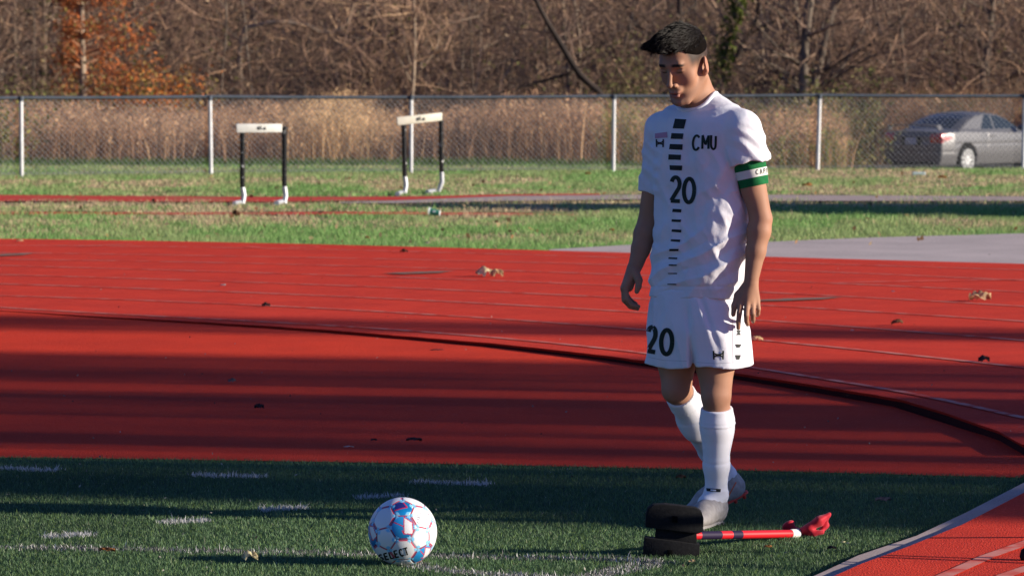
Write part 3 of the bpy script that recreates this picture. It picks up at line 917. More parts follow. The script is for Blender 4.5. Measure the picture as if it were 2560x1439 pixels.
# undergrowth: tangle of vines and twigs, dead leaves, reeds ----------
def make_undergrowth():
    rng = np.random.default_rng(21)
    n = 62000
    Y = 94 + 50 * rng.random(n) ** 1.3
    X = (rng.random(n) * 2 - 1) * (0.192 * Y + 1.5)
    g = terrain_z(X, Y)
    hz = (0.1 + 4.4 * rng.random(n) ** 1.15)
    clump = vnoise(np.c_[X, Y, hz * 0.5], 0.55, 3)
    ok = clump > 0.36 + 0.10 * rng.random(n)
    pxx = X / Y * FPX + CX
    ok &= ~((pxx > 120) & (pxx < 400) & (Y < 98.5) & (rng.random(n) < 0.85))
    X, Y, g, hz = X[ok], Y[ok], g[ok], hz[ok]; n = len(X)
    A = np.c_[X, Y, g + hz]
    d = rng.normal(0, 1, (n, 3)) * [1.0, 0.5, 1.0]; d[:, 2] += 0.5
    d /= np.linalg.norm(d, axis=1)[:, None]
    L = 0.35 + 1.0 * rng.random(n)
    B = A + d * L[:, None]
    mid = (A + B) / 2 + rng.normal(0, 0.07, (n, 3))
    r = 0.005 + 0.011 * rng.random(n) ** 3
    V1, F1 = tubes_arr(A, mid, r, r * 0.8, 3); V2, F2 = tubes_arr(mid, B, r * 0.8, r * 0.4, 3)
    base = np.where((rng.random(n) < 0.35)[:, None], np.array([[0.24, 0.175, 0.125]]), np.array([[0.135, 0.10, 0.08]])) * (0.5 + 0.9 * rng.random((n, 1)))
    T = np.repeat(base, 6, 0)
    o = link('undergrowth', np_mesh('undergrowth', np.concatenate([V1, V2]), np.concatenate([F1, F2 + len(V1)]), tint=np.concatenate([T, T])), MT['twig'])
    o['kind'] = 'stuff'
    # hanging dead leaves and seed heads
    n = 80000
    Y = 95 + 45 * rng.random(n) ** 1.2
    X = (rng.random(n) * 2 - 1) * (0.192 * Y + 1.5)
    hz = 5.0 * rng.random(n) ** 1.3
    clump = vnoise(np.c_[X, Y * 0.6, hz], 0.8, 13)
    ok = clump > 0.50
    P = np.c_[X, Y, terrain_z(X, Y) + hz][ok]; n = len(P)
    c = np.array([[0.20, 0.135, 0.085], [0.13, 0.095, 0.07], [0.27, 0.20, 0.13], [0.13, 0.13, 0.05]])[rng.choice(4, n, p=[.4, .3, .2, .1])]
    V, F, T = leaf_cloud(P, c * (0.5 + 0.8 * rng.random((n, 1))), rng, 0.13, 0.07)
    o = link('dead_leaves', np_mesh('dead_leaves', V, F, tint=T), MT['leaf']); o['kind'] = 'stuff'
make_undergrowth()

def unseen_thicket():
    # unseen wood added left of the view, to darken what the car reflects
    rng = np.random.default_rng(91)
    n = 9000
    Y = 30 + 110 * rng.random(n); X = -(0.185 * Y + 9 + 12 * rng.random(n)); Z = 9.0 * rng.random(n) ** 0.9
    V, F, T = leaf_cloud(np.c_[X, Y, Z], np.array([[0.085, 0.062, 0.045]]) * (0.5 + 0.9 * rng.random((n, 1))), rng, 1.5, 0.7)
    o = link('unseen_thicket', np_mesh('unseen_thicket', V, F, tint=T), MT['leaf']); o['kind'] = 'stuff'
unseen_thicket()

def make_reeds():
    rng = np.random.default_rng(33)
    n = 69000
    u = rng.random(n)
    Y = 68 + 20 * u
    X = (rng.random(n) * 2 - 1) * (0.192 * Y + 1.0)
    px = X / Y * FPX + CX
    # the car and road stand at the right: reeds grow behind them there
    right = px > 2120 - 2.0 * (Y - 68)
    Y = np.where(right, 95 + 9 * rng.random(n), Y)
    X = (px - CX) * Y / FPX
    P = np.c_[X, Y, terrain_z(X, Y) - 0.02]
    dens = vnoise(np.c_[X, Y * 0.3, 0 * X], 0.9, 5)
    ok = rng.random(n) < 0.55 + 0.6 * dens
    P, px, dens, right = P[ok], px[ok], dens[ok], right[ok]; n = len(P)
    big = vnoise(np.c_[P[:, 0], P[:, 1] * 0.2, 0 * px], 0.45, 8)
    h = (0.80 + 0.62 * big + 0.34 * dens + 0.45 * rng.random(n) ** 1.5)
    tall = np.exp(-((px - 870) / 60.0) ** 2) * 0.35
    h = h + tall
    w = 0.012 + 0.014 * rng.random(n)
    c = np.array([[0.30, 0.195, 0.135], [0.22, 0.145, 0.105], [0.38, 0.27, 0.18], [0.16, 0.115, 0.085]])[rng.choice(4, n, p=[.4, .28, .2, .12])]
    straw = np.exp(-((px - 850) / 130.0) ** 2)
    c = c * (1 - 0.5 * straw[:, None]) + np.array([[0.48, 0.37, 0.22]]) * (0.5 * straw[:, None])
    c = c * (0.55 + 0.75 * rng.random((n, 1)))
    green = (px > 1500) & (vnoise(P, 0.8, 61) > 0.58) & (rng.random(n) < 0.6)
    c[green] = np.array([0.13, 0.15, 0.06]) * (0.5 + 0.8 * rng.random((green.sum(), 1)))
    V, F, T = blades(P, h, w, 0.05 + 0.28 * rng.random(n) ** 2, rng, c, 2)
    o = link('dry_reeds', np_mesh('dry_reeds', V, F, tint=T), MT['reed']); o['kind'] = 'stuff'
    # feathery heads
    k = rng.random(n) < 0.75
    Q = np.repeat(P[k], 3, 0); m = len(Q)
    Q[:, 2] += np.repeat(h[k], 3) * (0.62 + 0.36 * rng.random(m)); Q[:, :2] += rng.normal(0, 0.05, (m, 2))
    cc = np.repeat(c[k], 3, 0) * 1.1
    V, F, T = leaf_cloud(Q, np.clip(cc, 0, .6), rng, 0.16, 0.028)
    o = link('reed_heads', np_mesh('reed_heads', V, F, tint=T), MT['reed']); o['kind'] = 'stuff'
    # weeds in the shade at the crest behind the fence
    n = 34000
    X = (rng.random(n) * 2 - 1) * 14.0; Y = 61.6 + 4.5 * rng.random(n)
    P = np.c_[X, Y, terrain_z(X, Y) - 0.02]
    c = np.array([[0.045, 0.085, 0.03]]) * (0.5 + rng.random((n, 1)))
    V, F, T = blades(P, 0.08 + 0.12 * rng.random(n), 0.02 + 0 * px[:1].repeat(n), 0.3 + 0.6 * rng.random(n), rng, c, 1)
    o = link('weeds', np_mesh('weeds', V, F, tint=T), MT['reed']); o['kind'] = 'stuff'
make_reeds()

# shrubs with some green left, along the fence -------------------------
def bush(px, Y, w, h, cols, label, seed, n=2600, leafl=0.10, stems=16):
    rng = np.random.default_rng(seed)
    t = empty('shrub', px_at(px, Y)); tag(t, label, 'shrub')
    out = [[] for _ in range(3)]
    ends = []
    for _ in range(stems):
        a = rng.random() * 6.28
        grow(rng, (0.1 * math.cos(a), 0.1 * math.sin(a), -0.05), (w * 0.55 * math.cos(a), w * 0.4 * math.sin(a), h * (0.5 + 0.6 * rng.random())), h * (0.6 + 0.4 * rng.random()), 0.02, 0, out, ends, 0.7)
    sg = [s for lv in out for s in lv]
    link('stems', np_mesh('stems', *tubes_np(sg, 4), tint=np.array([[0.13, 0.10, 0.075]])), MT['twig'], t)['kind'] = 'stuff'
    S = np.array([s[1] for s in out[1] + out[2]])
    P = S[rng.integers(0, len(S), n)] + rng.normal(0, 0.10, (n, 3))
    c = np.array(cols)[rng.integers(0, len(cols), n)] * (0.5 + 0.8 * rng.random((n, 1)))
    V, F, T = leaf_cloud(P, c, rng, leafl, leafl * 0.6)
    link('foliage', np_mesh('foliage', V, F, tint=T), MT['leaf'], t)['kind'] = 'stuff'
GREEN = [(0.16, 0.19, 0.04), (0.22, 0.22, 0.06), (0.10, 0.13, 0.03)]
RUST = [(0.42, 0.14, 0.035), (0.34, 0.13, 0.05), (0.30, 0.20, 0.07)]
OLIVE = [(0.13, 0.13, 0.05), (0.17, 0.14, 0.07), (0.09, 0.10, 0.04)]
bush(-6, 68, 0.5, 1.2, GREEN, 'yellow green shrub behind the fence at the left end', 1, n=900, leafl=0.08)
bush(345, 92, 1.3, 2.0, RUST, 'rust coloured shrub at the foot of the orange cypress', 2)
bush(425, 94, 1.2, 1.7, [(0.22, 0.17, 0.05), (0.14, 0.16, 0.04), (0.36, 0.15, 0.05)], 'small rust and green shrub right of the orange cypress', 3, n=1600)
bush(150, 90, 1.6, 1.9, OLIVE, 'olive bush under the left side of the orange cypress', 4, n=1500)
bush(1960, 80, 1.2, 1.6, OLIVE, 'dull green shrub behind the fence just right of the player', 5)
bush(2130, 82, 1.4, 1.5, OLIVE, 'dull green shrub behind the fence left of the silver car', 6)
bush(1590, 94, 1.2, 2.2, OLIVE, 'olive shrub above the fence behind the shoulder of the player', 7, n=1500)

# ------------------------------------------------------------------ trees that stand right of the view and throw the long shade
def shade_tree(x, intercept, height, stems, seed, label, spread=0.8, twigs=220):
    """bare upright tree; its shadow runs along the sun's bearing and crosses x = -1.8 at the given depth"""
    rng = np.random.default_rng(seed)
    y = intercept - math.tan(SUN_AZ) * (x + 1.8)
    t = empty('poplar_tree', (x, y, 0.0)); tag(t, label, 'tree', 'bare poplars right of the track')
    nx = Vector((math.sin(SUN_AZ), math.cos(SUN_AZ), 0))
    for off, r in stems:
        q = Vector((0, 0, 0)) + nx * off
        base = nx * (off * 0.25)
        pts = [base + Vector((0, 0, -0.2)), base.lerp(q, 0.6) + Vector((0, 0, 1.2)), q + Vector((0, 0, 3.0))]
        for k in range(1, 9):
            pts.append(q + Vector((rng.normal(0, 0.04), rng.normal(0, 0.04), 3.0 + (height - 3.0) * k / 8)))
        MB().tube(pts, [r * (1.15 - 0.5 * i / (len(pts) - 1)) for i in range(len(pts))], 8).build('stem', MT['bark'], t, smooth=True)
    sg = []
    for _ in range(twigs):
        o = rng.normal(0, spread); z0 = 2.5 + (height - 3) * rng.random()
        p = np.array(nx * o) + np.array([rng.normal(0, 0.5), 0, z0])
        L = 1.5 + 2.5 * rng.random()
        d = np.array([rng.normal(0, 0.12), rng.normal(0, 0.12), 1.0]); 
        r = 0.008 + 0.035 * rng.random() ** 2
        sg.append((p, p + d * L, r, r * 0.4))
    if sg: link('branches', np_mesh('branches', *tubes_np(sg, 4), tint=np.array([[0.15, 0.12, 0.1]])), MT['twig'], t)['kind'] = 'stuff'
ORD = ['first', 'second', 'third', 'fourth', 'fifth', 'sixth', 'seventh', 'eighth', 'ninth']
SHADE = [(13.60, 13.98, 0.95), (13.98, 15.50, 0.94), (15.55, 15.98, 0.50), (16.02, 16.42, 0.97), (16.45, 17.00, 0.66), (17.00, 17.85, 0.58), (17.85, 18.35, 0.96), (18.4, 19.25, 0.74), (19.25, 19.70, 0.90), (19.75, 20.70, 0.60), (22.25, 23.50, 0.46)]
GROUPS = [(0,), (1, 2), (3,), (4, 5), (6,), (7, 8), (9,), (10,)]
for gi, gr in enumerate(GROUPS):
    a, b = SHADE[gr[0]][0], SHADE[gr[-1]][1]
    mid = (a + b) / 2
    st = []
    rg = np.random.default_rng(60 + gi)
    for q in gr:
        a, b, dn = SHADE[q]
        r = 0.105
        w = (b - a) * math.cos(SUN_AZ)
        n = max(1, int(round(dn * w / (2 * r * 0.50))))
        for i in range(n):
            off = ((a - mid) + (b - a) * (i + 0.5) / n) * math.cos(SUN_AZ) + rg.normal(0, 0.012)
            st.append((off, r * (dn * w / (2 * r * 0.50 * n))))
    shade_tree(41 + 1.3 * gi, mid, 12.1 if gi == 0 else 17.0 + 0.3 * gi, st, 30 + gi, 'bare many stemmed poplar right of the view, %s counted from the camera' % ORD[gi], 0.10 + 0.28 * (b - a), 0 if gi == 0 else 40)
# ------------------------------------------------------------------ implicit-surface sculpting tools
class Vol:
    def __init__(s, lo, hi, h):
        s.lo = np.array(lo, dtype=np.float32); s.h = h
        s.n = np.ceil((np.array(hi) - s.lo) / h).astype(int) + 1
        s.f = np.full(s.n, 0.06, dtype=np.float32)
    def region(s, lo, hi):
        a = np.clip(np.floor((np.array(lo) - s.lo) / s.h).astype(int), 0, s.n - 1)
        b = np.clip(np.ceil((np.array(hi) - s.lo) / s.h).astype(int) + 1, 1, s.n)
        sl = tuple(slice(i, j) for i, j in zip(a, b))
        ax = [s.lo[k] + s.h * np.arange(a[k], b[k], dtype=np.float32) for k in range(3)]
        return sl, np.stack(np.meshgrid(*ax, indexing='ij'), -1)
    def put(s, fn, lo, hi, k=0.01, op='add', pad=None):
        pad = (3 * k + 0.02) if pad is None else pad
        sl, P = s.region(np.array(lo) - pad, np.array(hi) + pad)
        if min(P.shape[:3]) == 0: return
        d = fn(P).astype(np.float32); f = s.f[sl]
        if op == 'add':
            if k > 0:
                t = np.clip(0.5 + 0.5 * (f - d) / k, 0, 1); s.f[sl] = f * (1 - t) + d * t - k * t * (1 - t)
            else: s.f[sl] = np.minimum(f, d)
        elif op == 'sub':
            d = -d
            if k > 0:
                t = np.clip(0.5 - 0.5 * (f - d) / k, 0, 1); s.f[sl] = f * (1 - t) + d * t + k * t * (1 - t)
            else: s.f[sl] = np.maximum(f, d)
    def cone(s, a, b, ra, rb, k=0.01, op='add'):
        a = np.array(a, dtype=np.float32); b = np.array(b, dtype=np.float32); R = max(ra, rb)
        s.put(lambda P: sd_cone(P, a, b, ra, rb), np.minimum(a, b) - R, np.maximum(a, b) + R, k, op)
    def chain(s, pts, rad, k=0.01, op='add'):
        for i in range(len(pts) - 1): s.cone(pts[i], pts[i + 1], rad[i], rad[i + 1], k, op)
    def ell(s, c, r, R=None, k=0.01, op='add'):
        c = np.array(c, dtype=np.float32); r = np.array(r, dtype=np.float32)
        m = float(r.max())
        s.put(lambda P: sd_ell(P, c, r, R), c - m, c + m, k, op)

def sd_cone(P, a, b, ra, rb):
    ba = b - a; l2 = float(ba @ ba) + 1e-12
    t = np.clip(((P - a) @ ba) / l2, 0, 1)
    return np.linalg.norm(P - a - t[..., None] * ba, axis=-1) - (ra + (rb - ra) * t)

def sd_ell(P, c, r, R=None):
    q = P - c
    if R is not None: q = q @ np.asarray(R, dtype=np.float32).T      # rows of R: the ellipsoid's own axes
    k0 = np.linalg.norm(q / r, axis=-1); k1 = np.linalg.norm(q / (r * r), axis=-1)
    return k0 * (k0 - 1) / np.maximum(k1, 1e-6)

def nets(f, lo, h):
    """surface nets: field -> vertices, quads"""
    s = f < 0
    c = np.zeros(tuple(np.array(f.shape) - 1), dtype=np.int8)
    sl = lambda a, n: slice(a, n - 1 + a)
    nx, ny, nz = f.shape
    corner = {}
    for i in (0, 1):
        for j in (0, 1):
            for k in (0, 1):
                c += s[sl(i, nx), sl(j, ny), sl(k, nz)]
    act = (c > 0) & (c < 8)
    I = np.argwhere(act)
    idx = np.full(act.shape, -1, dtype=np.int32); idx[act] = np.arange(len(I))
    acc = np.zeros((len(I), 3)); cnt = np.zeros(len(I))
    cs = [(i, j, k) for i in (0, 1) for j in (0, 1) for k in (0, 1)]
    val = {q: f[I[:, 0] + q[0], I[:, 1] + q[1], I[:, 2] + q[2]] for q in cs}
    for q in cs:
        for ax in range(3):
            if q[ax] == 0:
                p = list(q); p[ax] = 1; p = tuple(p)
                a, b = val[q], val[p]
                x = (a < 0) != (b < 0)
                t = np.where(x, a / np.where(x, a - b, 1), 0)
                pos = np.array(q, float)[None].repeat(len(I), 0); pos[:, ax] += t
                acc[x] += pos[x]; cnt[x] += 1
    V = (I + acc / np.maximum(cnt, 1)[:, None]) * h + lo
    Q = []
    for ax in range(3):
        o = [0, 1, 2]; o.remove(ax); u, v = o
        a = [slice(None)] * 3; b = [slice(None)] * 3
        a[ax] = slice(0, -1); b[ax] = slice(1, None)
        x = s[tuple(a)] != s[tuple(b)]
        for w in (u, v):
            z = [slice(None)] * 3; z[w] = 0; x[tuple(z)] = False
            z[w] = x.shape[w] - 1; x[tuple(z)] = False
        E = np.argwhere(x)
        if len(E) == 0: continue
        def cell(du, dv):
            C = E.copy(); C[:, u] += du; C[:, v] += dv
            return idx[C[:, 0], C[:, 1], C[:, 2]]
        q = np.stack([cell(-1, -1), cell(0, -1), cell(0, 0), cell(-1, 0)], 1)
        inside = s[E[:, 0], E[:, 1], E[:, 2]]
        if ax == 1: inside = ~inside
        q[~inside] = q[~inside][:, ::-1]
        Q.append(q)
    F = np.concatenate(Q)
    return V, F[(F >= 0).all(1)]

def relax(V, F, it=2, w=0.5):
    for _ in range(it):
        acc = np.zeros_like(V); cnt = np.zeros(len(V))
        for i in range(4):
            j = (i + 1) % 4
            np.add.at(acc, F[:, i], V[F[:, j]]); np.add.at(cnt, F[:, i], 1)
            np.add.at(acc, F[:, j], V[F[:, i]]); np.add.at(cnt, F[:, j], 1)
        V = V * (1 - w) + w * acc / np.maximum(cnt, 1)[:, None]
    return V

def smoothstep(a, b, x):
    t = np.clip((x - a) / (b - a), 0, 1); return t * t * (3 - 2 * t)

# prints: strokes laid on a surface
def stroke(pts, w, step=3.0, closed=False):
    """2D polyline -> ribbon quads (in photo pixels)"""
    P = np.array(pts, float)
    if closed: P = np.concatenate([P, P[:1]])
    t = np.r_[0, np.cumsum(np.linalg.norm(np.diff(P, axis=0), axis=1))]
    n = max(2, int(t[-1] / step) + 1)
    q = np.linspace(0, t[-1], n)
    C = np.c_[np.interp(q, t, P[:, 0]), np.interp(q, t, P[:, 1])]
    T = np.gradient(C, axis=0)
    if closed: T[0] = T[-1] = (C[1] - C[-2])
    T /= np.maximum(np.linalg.norm(T, axis=1), 1e-9)[:, None]
    N = np.c_[-T[:, 1], T[:, 0]]
    ww = np.full(n, w) if np.isscalar(w) else np.interp(q / t[-1], np.linspace(0, 1, len(w)), w)
    cols = [C + N * (ww * k)[:, None] for k in (-0.5, 0.0, 0.5)]
    V = np.stack(cols, 1).reshape(-1, 2)
    F = []
    for i in range(n - 1):
        for k in (0, 1):
            F.append((i * 3 + k, i * 3 + k + 1, i * 3 + 4 + k, i * 3 + 3 + k))
    return V, F

def arc(cx, cy, rx, ry, a0, a1, n=24):
    a = np.radians(np.linspace(a0, a1, n))
    return [(cx + rx * math.cos(t), cy - ry * math.sin(t)) for t in a]

# glyphs in a unit box: x right 0..1, y down 0..1; lists of polylines
def glyph(c):
    if c == '2': return [arc(0.5, 0.30, 0.38, 0.24, 165, -25, 14) + [(0.80, 0.46), (0.14, 0.93)], [(0.10, 0.94), (0.92, 0.94)]]
    if c == '0': return [arc(0.5, 0.5, 0.38, 0.44, 0, 360, 30)]
    if c == 'C': return [arc(0.5, 0.5, 0.40, 0.44, 40, 320, 22)]
    if c == 'M': return [[(0.10, 0.98), (0.10, 0.04), (0.5, 0.70), (0.9, 0.04), (0.9, 0.98)]]
    if c == 'U': return [[(0.14, 0.02), (0.14, 0.60)] + arc(0.5, 0.60, 0.36, 0.34, 180, 360, 12) + [(0.86, 0.60), (0.86, 0.02)]]
    if c == 'S': return [arc(0.5, 0.28, 0.34, 0.22, 30, 270, 14) + arc(0.5, 0.72, 0.34, 0.22, 90, -150, 14)]
    if c == 'E': return [[(0.88, 0.06), (0.14, 0.06), (0.14, 0.94), (0.88, 0.94)], [(0.14, 0.5), (0.78, 0.5)]]
    if c == 'L': return [[(0.14, 0.02), (0.14, 0.94), (0.86, 0.94)]]
    if c == 'T': return [[(0.04, 0.06), (0.96, 0.06)], [(0.5, 0.06), (0.5, 0.98)]]
    if c == 'A': return [[(0.06, 0.98), (0.5, 0.02), (0.94, 0.98)], [(0.22, 0.66), (0.78, 0.66)]]
    if c == 'P': return [[(0.14, 0.98), (0.14, 0.06), (0.55, 0.06)] + arc(0.55, 0.29, 0.32, 0.23, 90, -90, 10) + [(0.14, 0.52)]]
    if c == 'I': return [[(0.5, 0.02), (0.5, 0.98)]]
    if c == 'N': return [[(0.12, 0.98), (0.12, 0.02), (0.88, 0.98), (0.88, 0.02)]]
    return []

def quad_map(q, u, v):
    """q: corners TL, TR, BR, BL in photo pixels"""
    q = np.array(q, float)
    return (q[0] * (1 - u) + q[1] * u) * (1 - v) + (q[3] * (1 - u) + q[2] * u) * v

def text_strokes(txt, q, w, gap=0.16):
    n = len(txt); out = []
    for i, c in enumerate(txt):
        a, b = i / n + gap / n / 2, (i + 1) / n - gap / n / 2
        for pl in glyph(c):
            out.append(([tuple(quad_map(q, a + (b - a) * x, y)) for x, y in pl], w))
    return out

def project(name, strokes, bvh, m, parent, off=0.0011, step=3.0, inv=None):
    """lay 2D strokes on the surface under them; a thin print that follows the cloth"""
    V, F = [], []
    o = Vector((0, 0, CAMH))
    for pl, w in strokes:
        v2, f2 = (stroke(pl, w, step) if w is not None else pl)
        hit, ok = [], []
        for x, y in v2:
            d = Vector(ray(x, y)).normalized()
            loc, nr, fi, di = bvh.ray_cast(o, d)
            if loc is None: hit.append(None); continue
            if nr.dot(d) > 0: nr = -nr
            hit.append(loc + nr * off - d * off * 0.6)
        b = len(V)
        V += [h if h is not None else Vector((0, 0, 0)) for h in hit]
        for f in f2:
            if all(hit[i] is not None for i in f) and max((hit[f[i]] - hit[f[i - 1]]).length for i in range(len(f))) < 0.04:
                F.append(tuple(b + i for i in f))
    if not F: return None
    used = sorted({i for f in F for i in f}); mp = {i: k for k, i in enumerate(used)}
    V = [V[i] for i in used]; F = [tuple(mp[i] for i in f) for f in F]
    if inv is not None: V = [inv @ v for v in V]
    return link(name, py_mesh(name, V, F, smooth=True), m, parent)

def rect_fill(q, nx=6, ny=4):
    V = [tuple(quad_map(q, i / nx, j / ny)) for j in range(ny + 1) for i in range(nx + 1)]
    F = [(j * (nx + 1) + i, j * (nx + 1) + i + 1, (j + 1) * (nx + 1) + i + 1, (j + 1) * (nx + 1) + i) for j in range(ny) for i in range(nx)]
    return ((V, F), None)
# ------------------------------------------------------------------ the player
MT.update(
    skin=mat('skin', (1, 1, 1), 0.60, 0.25, attr=True, bump=0.12, bscale=260, bdist=0.001),
    hair=mat('black_hair', (0.0045, 0.0035, 0.003), 0.85, 0.03, (0.007, 0.005, 0.004), 60, 3, stretch=(1, 1, 0.3), bump=0.5, bscale=120, bdist=0.003),
    jersey=mat('white_jersey', (0.74, 0.74, 0.79), 0.72, 0.22, (0.69, 0.69, 0.74), 8, 4, bump=0.22, bscale=55, bdist=0.006, sheen=0.1),
    shorts=mat('white_shorts', (0.76, 0.76, 0.81), 0.75, 0.2, (0.71, 0.71, 0.76), 8, 4, bump=0.2, bscale=45, bdist=0.006, sheen=0.1),
    sock=mat('white_sock', (0.80, 0.80, 0.85), 0.9, 0.1, (0.74, 0.74, 0.79), 12, 4, bump=0.3, bscale=400, bdist=0.001, sheen=0.2),
    ink=mat('black_print', (0.012, 0.016, 0.014), 0.6, 0.25),
    ink_green=mat('dark_green_print', (0.010, 0.022, 0.016), 0.6, 0.25),
    pink=mat('pink_print', (0.50, 0.26, 0.36), 0.7, 0.2),
    band=mat('green_armband', (0.010, 0.15, 0.045), 0.8, 0.15, (0.008, 0.12, 0.035), 60, 3, bump=0.2, bscale=300, bdist=0.001),
    bandw=mat('white_armband', (0.66, 0.66, 0.62), 0.8, 0.15),
    boot=mat('grey_boot', (0.40, 0.37, 0.35), 0.65, 0.25, (0.30, 0.275, 0.26), 35, 5, 0.4, 0.65, bump=0.3, bscale=160, bdist=0.002),
    boot_red=mat('red_sole', (0.55, 0.035, 0.02), 0.5, 0.35),
    boot_orange=mat('orange_trim', (0.60, 0.13, 0.06), 0.6, 0.3),
)
PY0 = 13.2
def F3(px, py, d=0.0): return fp(px, py, PY0 + d)
YAW = math.radians(41)
FWD = np.array([-math.sin(YAW), -math.cos(YAW), 0.0])          # where the chest faces
LFT = np.array([math.cos(YAW), -math.sin(YAW), 0.0])           # his left
HY, HP = math.radians(34), math.radians(22)
hf0 = np.array([-math.sin(HY), -math.cos(HY), 0.0])
HL = np.array([math.cos(HY), -math.sin(HY), 0.0])
HF = hf0 * math.cos(HP) - np.array([0, 0, 1.0]) * math.sin(HP)
HU = np.array([0, 0, 1.0]) * math.cos(HP) + hf0 * math.sin(HP)
HC = F3(1712, 168, -0.05)
HR = np.stack([HL, HF, HU])
def H(l, f, u): return HC + l * HL + f * HF + u * HU

PERSON = F3(1765, 1325, 0.05); PERSON[2] = 0.0
NECK0, NECK1 = H(0, -0.030, -0.045), F3(1757, 275, 0.015)
SHL, SHR = F3(1855, 322, -0.122), F3(1655, 322, 0.115)
ELL, WRL = F3(1902, 548, -0.136), F3(1879, 694, -0.158)
ELR, WRR = F3(1621, 560, 0.140), F3(1590, 660, 0.095)
HIPR, KNR, ANR = F3(1690, 800, 0.06), F3(1692, 970, 0.03), F3(1813, 1188, 0.37)
HIPL, KNL, ANL = F3(1783, 800, -0.05), F3(1791, 985, -0.08), F3(1791, 1236, -0.01)

def loft_fn(rows, yaw, ratio=0.62):
    """rows: (py, xL, xR, d) -> distance to a stack of ellipses"""
    z, cx, cy, a = [], [], [], []
    c2, s2 = math.cos(yaw) ** 2, math.sin(yaw) ** 2
    rr = []
    for r in rows:
        py, xl, xr, d = r[:4]; q = r[4] if len(r) > 4 else ratio
        p = F3((xl + xr) / 2, py, d)
        W = (xr - xl) / 2 / FPX * (PY0 + d)
        z.append(p[2]); cx.append(p[0]); cy.append(p[1]); a.append(W * 0.965 / math.sqrt(c2 + q * q * s2)); rr.append(q)
    o = np.argsort(z); z = np.array(z)[o]; cx = np.array(cx)[o]; cy = np.array(cy)[o]; a = np.array(a)[o]; rr = np.array(rr)[o]
    def smooth_i(v, t):      # smooth interpolation: average of shifted linear ones
        return (np.interp(t - 0.018, z, v) + 2 * np.interp(t, z, v) + np.interp(t + 0.018, z, v)) / 4
    def fn(P):
        Z = P[..., 2]
        X = P[..., 0] - smooth_i(cx, Z); Y = P[..., 1] - smooth_i(cy, Z)
        A = smooth_i(a, Z); B = A * smooth_i(rr, Z)
        u = X * LFT[0] + Y * LFT[1]; v = X * FWD[0] + Y * FWD[1]
        k0 = ((np.abs(u) / A) ** 2.7 + (np.abs(v) / B) ** 2.3) ** 0.4; k1 = np.sqrt((u / A ** 2) ** 2 + (v / B ** 2) ** 2)
        ke = np.sqrt((u / A) ** 2 + (v / B) ** 2)
        d = ke * (k0 - 1) / np.maximum(k1, 1e-6)
        d = np.where(k0 < 0.15, -0.1, d)
        return np.maximum(np.maximum(d, z[0] - Z), Z - z[-1])
    return fn, z[0], z[-1]

def hand_left(v):
    W = WRL
    K = [F3(1853, 750, -0.165), F3(1868, 757, -0.172), F3(1881, 757, -0.166), F3(1893, 751, -0.155)]
    for k, r in zip(K, (0.0125, 0.0125, 0.012, 0.0115)):
        v.cone(W * 0.75 + k * 0.25, k, 0.0165, r, 0.012)
    v.cone(F3(1876, 715, -0.148), F3(1872, 748, -0.160), 0.019, 0.014, 0.012)
    fs = [
        ([K[0], F3(1848.5, 782, -0.180), F3(1846, 804, -0.178), F3(1846, 820, -0.170)], [0.0106, 0.0096, 0.0086, 0.0076]),
        ([K[1], F3(1866, 788, -0.190), F3(1866.5, 803, -0.178), F3(1869, 811, -0.160)], [0.0108, 0.0098, 0.0088, 0.0078]),
        ([K[2], F3(1882, 784, -0.184), F3(1882.5, 798, -0.170), F3(1883, 803, -0.152)], [0.0104, 0.0094, 0.0084, 0.0074]),
        ([K[3], F3(1896, 772, -0.168), F3(1895, 784, -0.156), F3(1893, 788, -0.142)], [0.0096, 0.0085, 0.0076, 0.0068]),
    ]
    for p, r in fs: v.chain(p, r, 0.003)
    v.chain([F3(1868, 712, -0.148), F3(1846, 738, -0.152), F3(1836, 764, -0.160), F3(1833, 786, -0.160)], [0.0165, 0.0145, 0.0108, 0.0085], 0.006)

def hand_right(v):
    W = WRR
    K = [F3(1563, 718, 0.062), F3(1559, 721, 0.081), F3(1560, 719, 0.100), F3(1564, 714, 0.117)]
    for k in K: v.cone(W * 0.8 + k * 0.2, k, 0.0185, 0.0125, 0.012)
    v.cone(F3(1583, 680, 0.090), F3(1572, 718, 0.085), 0.019, 0.016, 0.012)
    fs = [
        ([K[0], F3(1566, 747, 0.054), F3(1580, 762, 0.056), F3(1596, 766, 0.062)], [0.0108, 0.0100, 0.0090, 0.0080]),
        ([K[1], F3(1561, 750, 0.076), F3(1576, 766, 0.078), F3(1594, 771, 0.080)], [0.0108, 0.0100, 0.0090, 0.0080]),
        ([K[2], F3(1562, 746, 0.098), F3(1576, 762, 0.099), F3(1592, 768, 0.098)], [0.0104, 0.0096, 0.0088, 0.0078]),
        ([K[3], F3(1567, 738, 0.117), F3(1578, 752, 0.117), F3(1590, 759, 0.114)], [0.0096, 0.0088, 0.0080, 0.0070]),
    ]
    for p, r in fs: v.chain(p, r, 0.003)
    v.chain([F3(1587, 678, 0.075), F3(1597, 700, 0.052), F3(1596, 716, 0.046), F3(1592, 729, 0.046)], [0.0165, 0.0130, 0.0105, 0.0085], 0.007)

